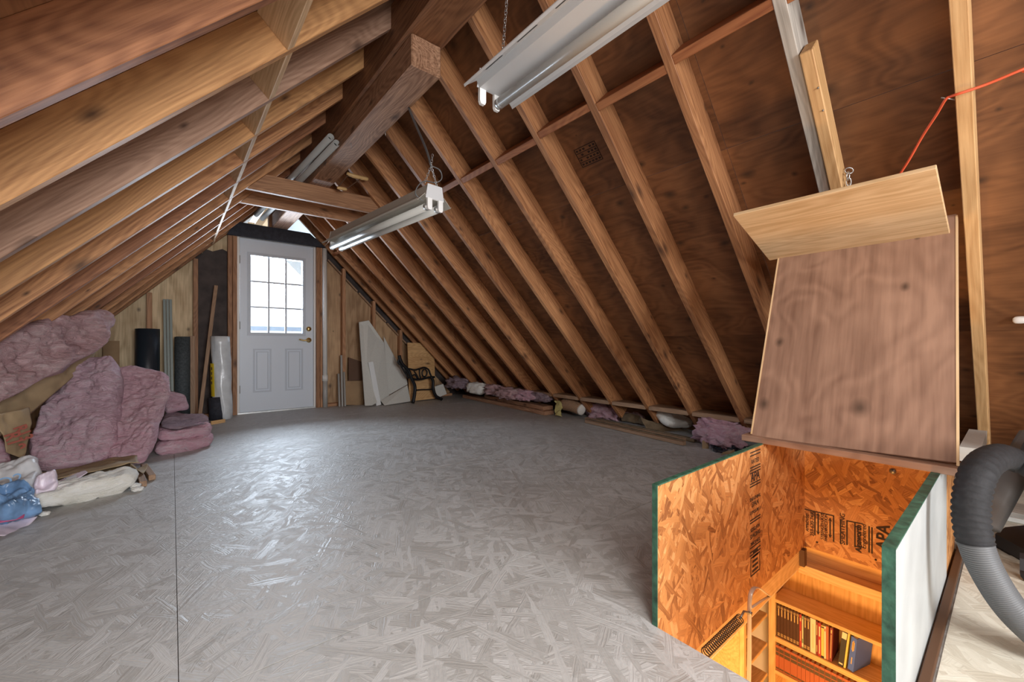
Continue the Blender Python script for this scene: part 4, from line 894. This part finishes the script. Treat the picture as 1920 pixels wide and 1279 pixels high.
for i in range(14):
    for k in range(n): fs.append((i*n+k, i*n+(k+1) % n, (i+1)*n+(k+1) % n, (i+1)*n+k))
fs += [tuple(range(n))[::-1], tuple(range(14*n, 15*n))]
m.add(vs, fs, True).build('film_wrap', 'film', wr)
m = MB(); vs = []
for z in (.25, .60):
    for k in range(9):
        a = math.pi*(.98+.26*k/8) ; cx2 = cx+.012+.02*(1-z/hh); vs.append((cx2+.097*math.cos(a), cy-.03*(1-z/hh)+.097*math.sin(a), z))
m.add(vs, [(k, k+1, 10+k, 9+k) for k in range(8)]); o = m.build('yellow_label', 'yellow', wr)
md = o.modifiers.new('t', 'SOLIDIFY'); md.thickness = .002
for k in range(4):
    z = .38+.05*k; a = math.pi*1.14; MB().box((cx+.02+.099*math.cos(a)-.004, cy-.016+.099*math.sin(a)-.003, z), (cx+.02+.099*math.cos(a)+.004, cy-.016+.099*math.sin(a)+.002, z+.03)).build('label_print', 'ink', wr)
MB().tube([(cx-.012, cy-.045, .0), (cx-.022, cy-.03, .24)], .078, 24).build('dark_foot', 'felt', wr)
tag(board('wood_scrap', (.30, 5.10, .01), (.42, 5.16, .01), .05, .018, (0, 0, 1), 'fresh'), 'pale wood scrap on the floor in front of the wrapped roll', 'scrap')
# ================================================================== RIGHT OF THE DOOR
cp = thing('conduit', (1.50, 5.58, 0), 'white vertical plastic pipe with a grey foot just right of the door', 'pipe')
MB().tube([(1.506, 5.585, .39), (1.500, 5.585, 2.02)], .028, 16).build('white_pipe', 'pvc', cp)
MB().tube([(1.506, 5.585, .335), (1.506, 5.585, .41)], .034, 16).build('coupling', 'pvc', cp)
MB().tube([(1.508, 5.585, .0), (1.507, 5.585, .36)], .029, 16).build('grey_pipe', 'pvc_grey', cp)
MB().tube(smooth_path([(1.50, 5.585, 2.0), (1.50, 5.57, 2.05), (1.44, 5.2, 2.02), (1.2, 4.2, 1.86), (.98, 3.3, 1.66), (.93, 3.04, 1.58)], 5), .006, 8).build('cable', 'dusty', cp)
for x, h, l in ((1.665, .42, 'short grey metal strip leaning right of the white pipe, leftmost of three'), (1.70, .66, 'tallest grey metal strip leaning right of the white pipe'), (1.735, .44, 'short grey metal strip leaning against the stud right of the white pipe')):
    tag(board('metal_strip', (x-.01, 5.49, .002), (x+.01, 5.60, h), .026, .010, (1, 0, 0), 'steel_dark'), l, 'strip', 'metal strips by the door')
y0 = 5.30
A = lambda x, y, d: atY(640+x/5.814, 560+y/5.814, d)
pw = tag(MB().slab([A(192, 258, 5.50), A(300, 238, 5.50), A(465, 480, 5.50), A(520, 1060, 5.36), A(335, 1165, 5.26), A(258, 1168, 5.24)], (0, .014, .003)).build('white_panel', 'white_board'), 'tall white panel offcut with a slanted top leaning on the right gable wall', 'panel')
tag(MB().slab([A(462, 412, 5.54), A(625, 715, 5.50), A(690, 735, 5.5), A(722, 935, 5.45), A(515, 1052, 5.40)], (0, .012, .003)).build('white_panel', 'white_board'), 'pointed white panel offcut behind the tall white one, beside the bench end', 'panel')
tag(MB().slab([A(430, 1115, 5.30), A(720, 945, 5.40), A(755, 1120, 5.30), A(470, 1165, 5.22)], (0, .01, .002)).build('panel_scrap', 'white_board'), 'low grey white panel scrap on the floor below the pointed panel', 'panel')
tag(board('metal_channel', atZ(710, 760, .004), A(318, 690, 5.36), .065, .02, (1, 0, 0), 'soffit'), 'bright metal channel leaning on the tall white panel', 'channel')
tag(board('grey_strip', atZ(712, 758, .002)+V((.03, .09, 0)), A(315, 610, 5.44), .045, .012, (1, 0, 0), 'steel_dark'), 'dull grey strip leaning behind the bright metal channel', 'strip')
tag(MB().slab([A(80, 640, 5.60), A(225, 690, 5.60), A(235, 890, 5.58), A(80, 895, 5.58)], (0, .02, 0)).build('wood_scrap', 'dark_wood'), 'dark wood scrap board behind the tall white panel', 'scrap')
tag(MB().slab([A(45, 900, 5.55), A(235, 895, 5.55), A(240, 1160, 5.52), A(50, 1160, 5.52)], (0, .012, 0)).build('plywood_scrap', 'cardboard'), 'brown board standing low against the wall left of the tall white panel', 'board')
tag(MB().slab([A(722, 480, 5.46), A(900, 485, 5.46), A(1015, 620, 5.46), A(1025, 1090, 5.34), A(745, 1120, 5.34)], (0, .014, .0)).build('plywood_scrap', 'fresh'), 'tan plywood offcut with a clipped corner behind the bench end', 'board')
tag(MB().slab([A(1020, 960, 5.36), A(1110, 930, 5.36), A(1150, 1040, 5.30), A(1040, 1085, 5.28)], (0, .05, 0)).build('foam_block', 'white_board'), 'white foam block on the floor right of the bench end', 'block')
be = thing('bench_end', (2.6, 5.2, 0), 'black cast iron bench end with scrolled armrest standing before the tan plywood', 'bench end')
Q = lambda *pts: smooth_path([A(x, y, 5.20) for x, y in pts], 5)
iron = lambda name, path, r, flat=.8: MB().tube(path, r*1.3, 8, flat=flat).build(name, 'iron', be)
iron('back_post', Q((630, 620), (650, 690), (690, 740), (735, 790), (765, 870), (800, 950), (798, 1040), (780, 1140)), .021)
iron('front_leg', Q((975, 850), (1000, 900), (1000, 980), (1030, 1060), (1095, 1098)), .021)
iron('armrest', Q((735, 765), (800, 778), (850, 765), (905, 752), (950, 775), (965, 815), (985, 850), (1015, 860)), .012)
iron('seat_rail', Q((745, 850), (800, 880), (880, 878), (950, 860), (1015, 855)), .014)
iron('stretcher', Q((805, 1000), (850, 995), (900, 992), (950, 992), (1000, 985)), .009)
for a in (((790, 790), (820, 830), (840, 870)), ((850, 775), (855, 820), (862, 870)), ((900, 770), (880, 800), (885, 840), (910, 850)), ((910, 765), (935, 800), (915, 850), (880, 875)), ((775, 840), (800, 830), (830, 870))):
    iron('scroll', Q(*a), .010)
for a in (((640, 640), (700, 770), (770, 880)), ((625, 690), (690, 800), (735, 870)), ((640, 625), (620, 690), (640, 720), (700, 750))):
    iron('back_scroll', Q(*a), .012)
#END
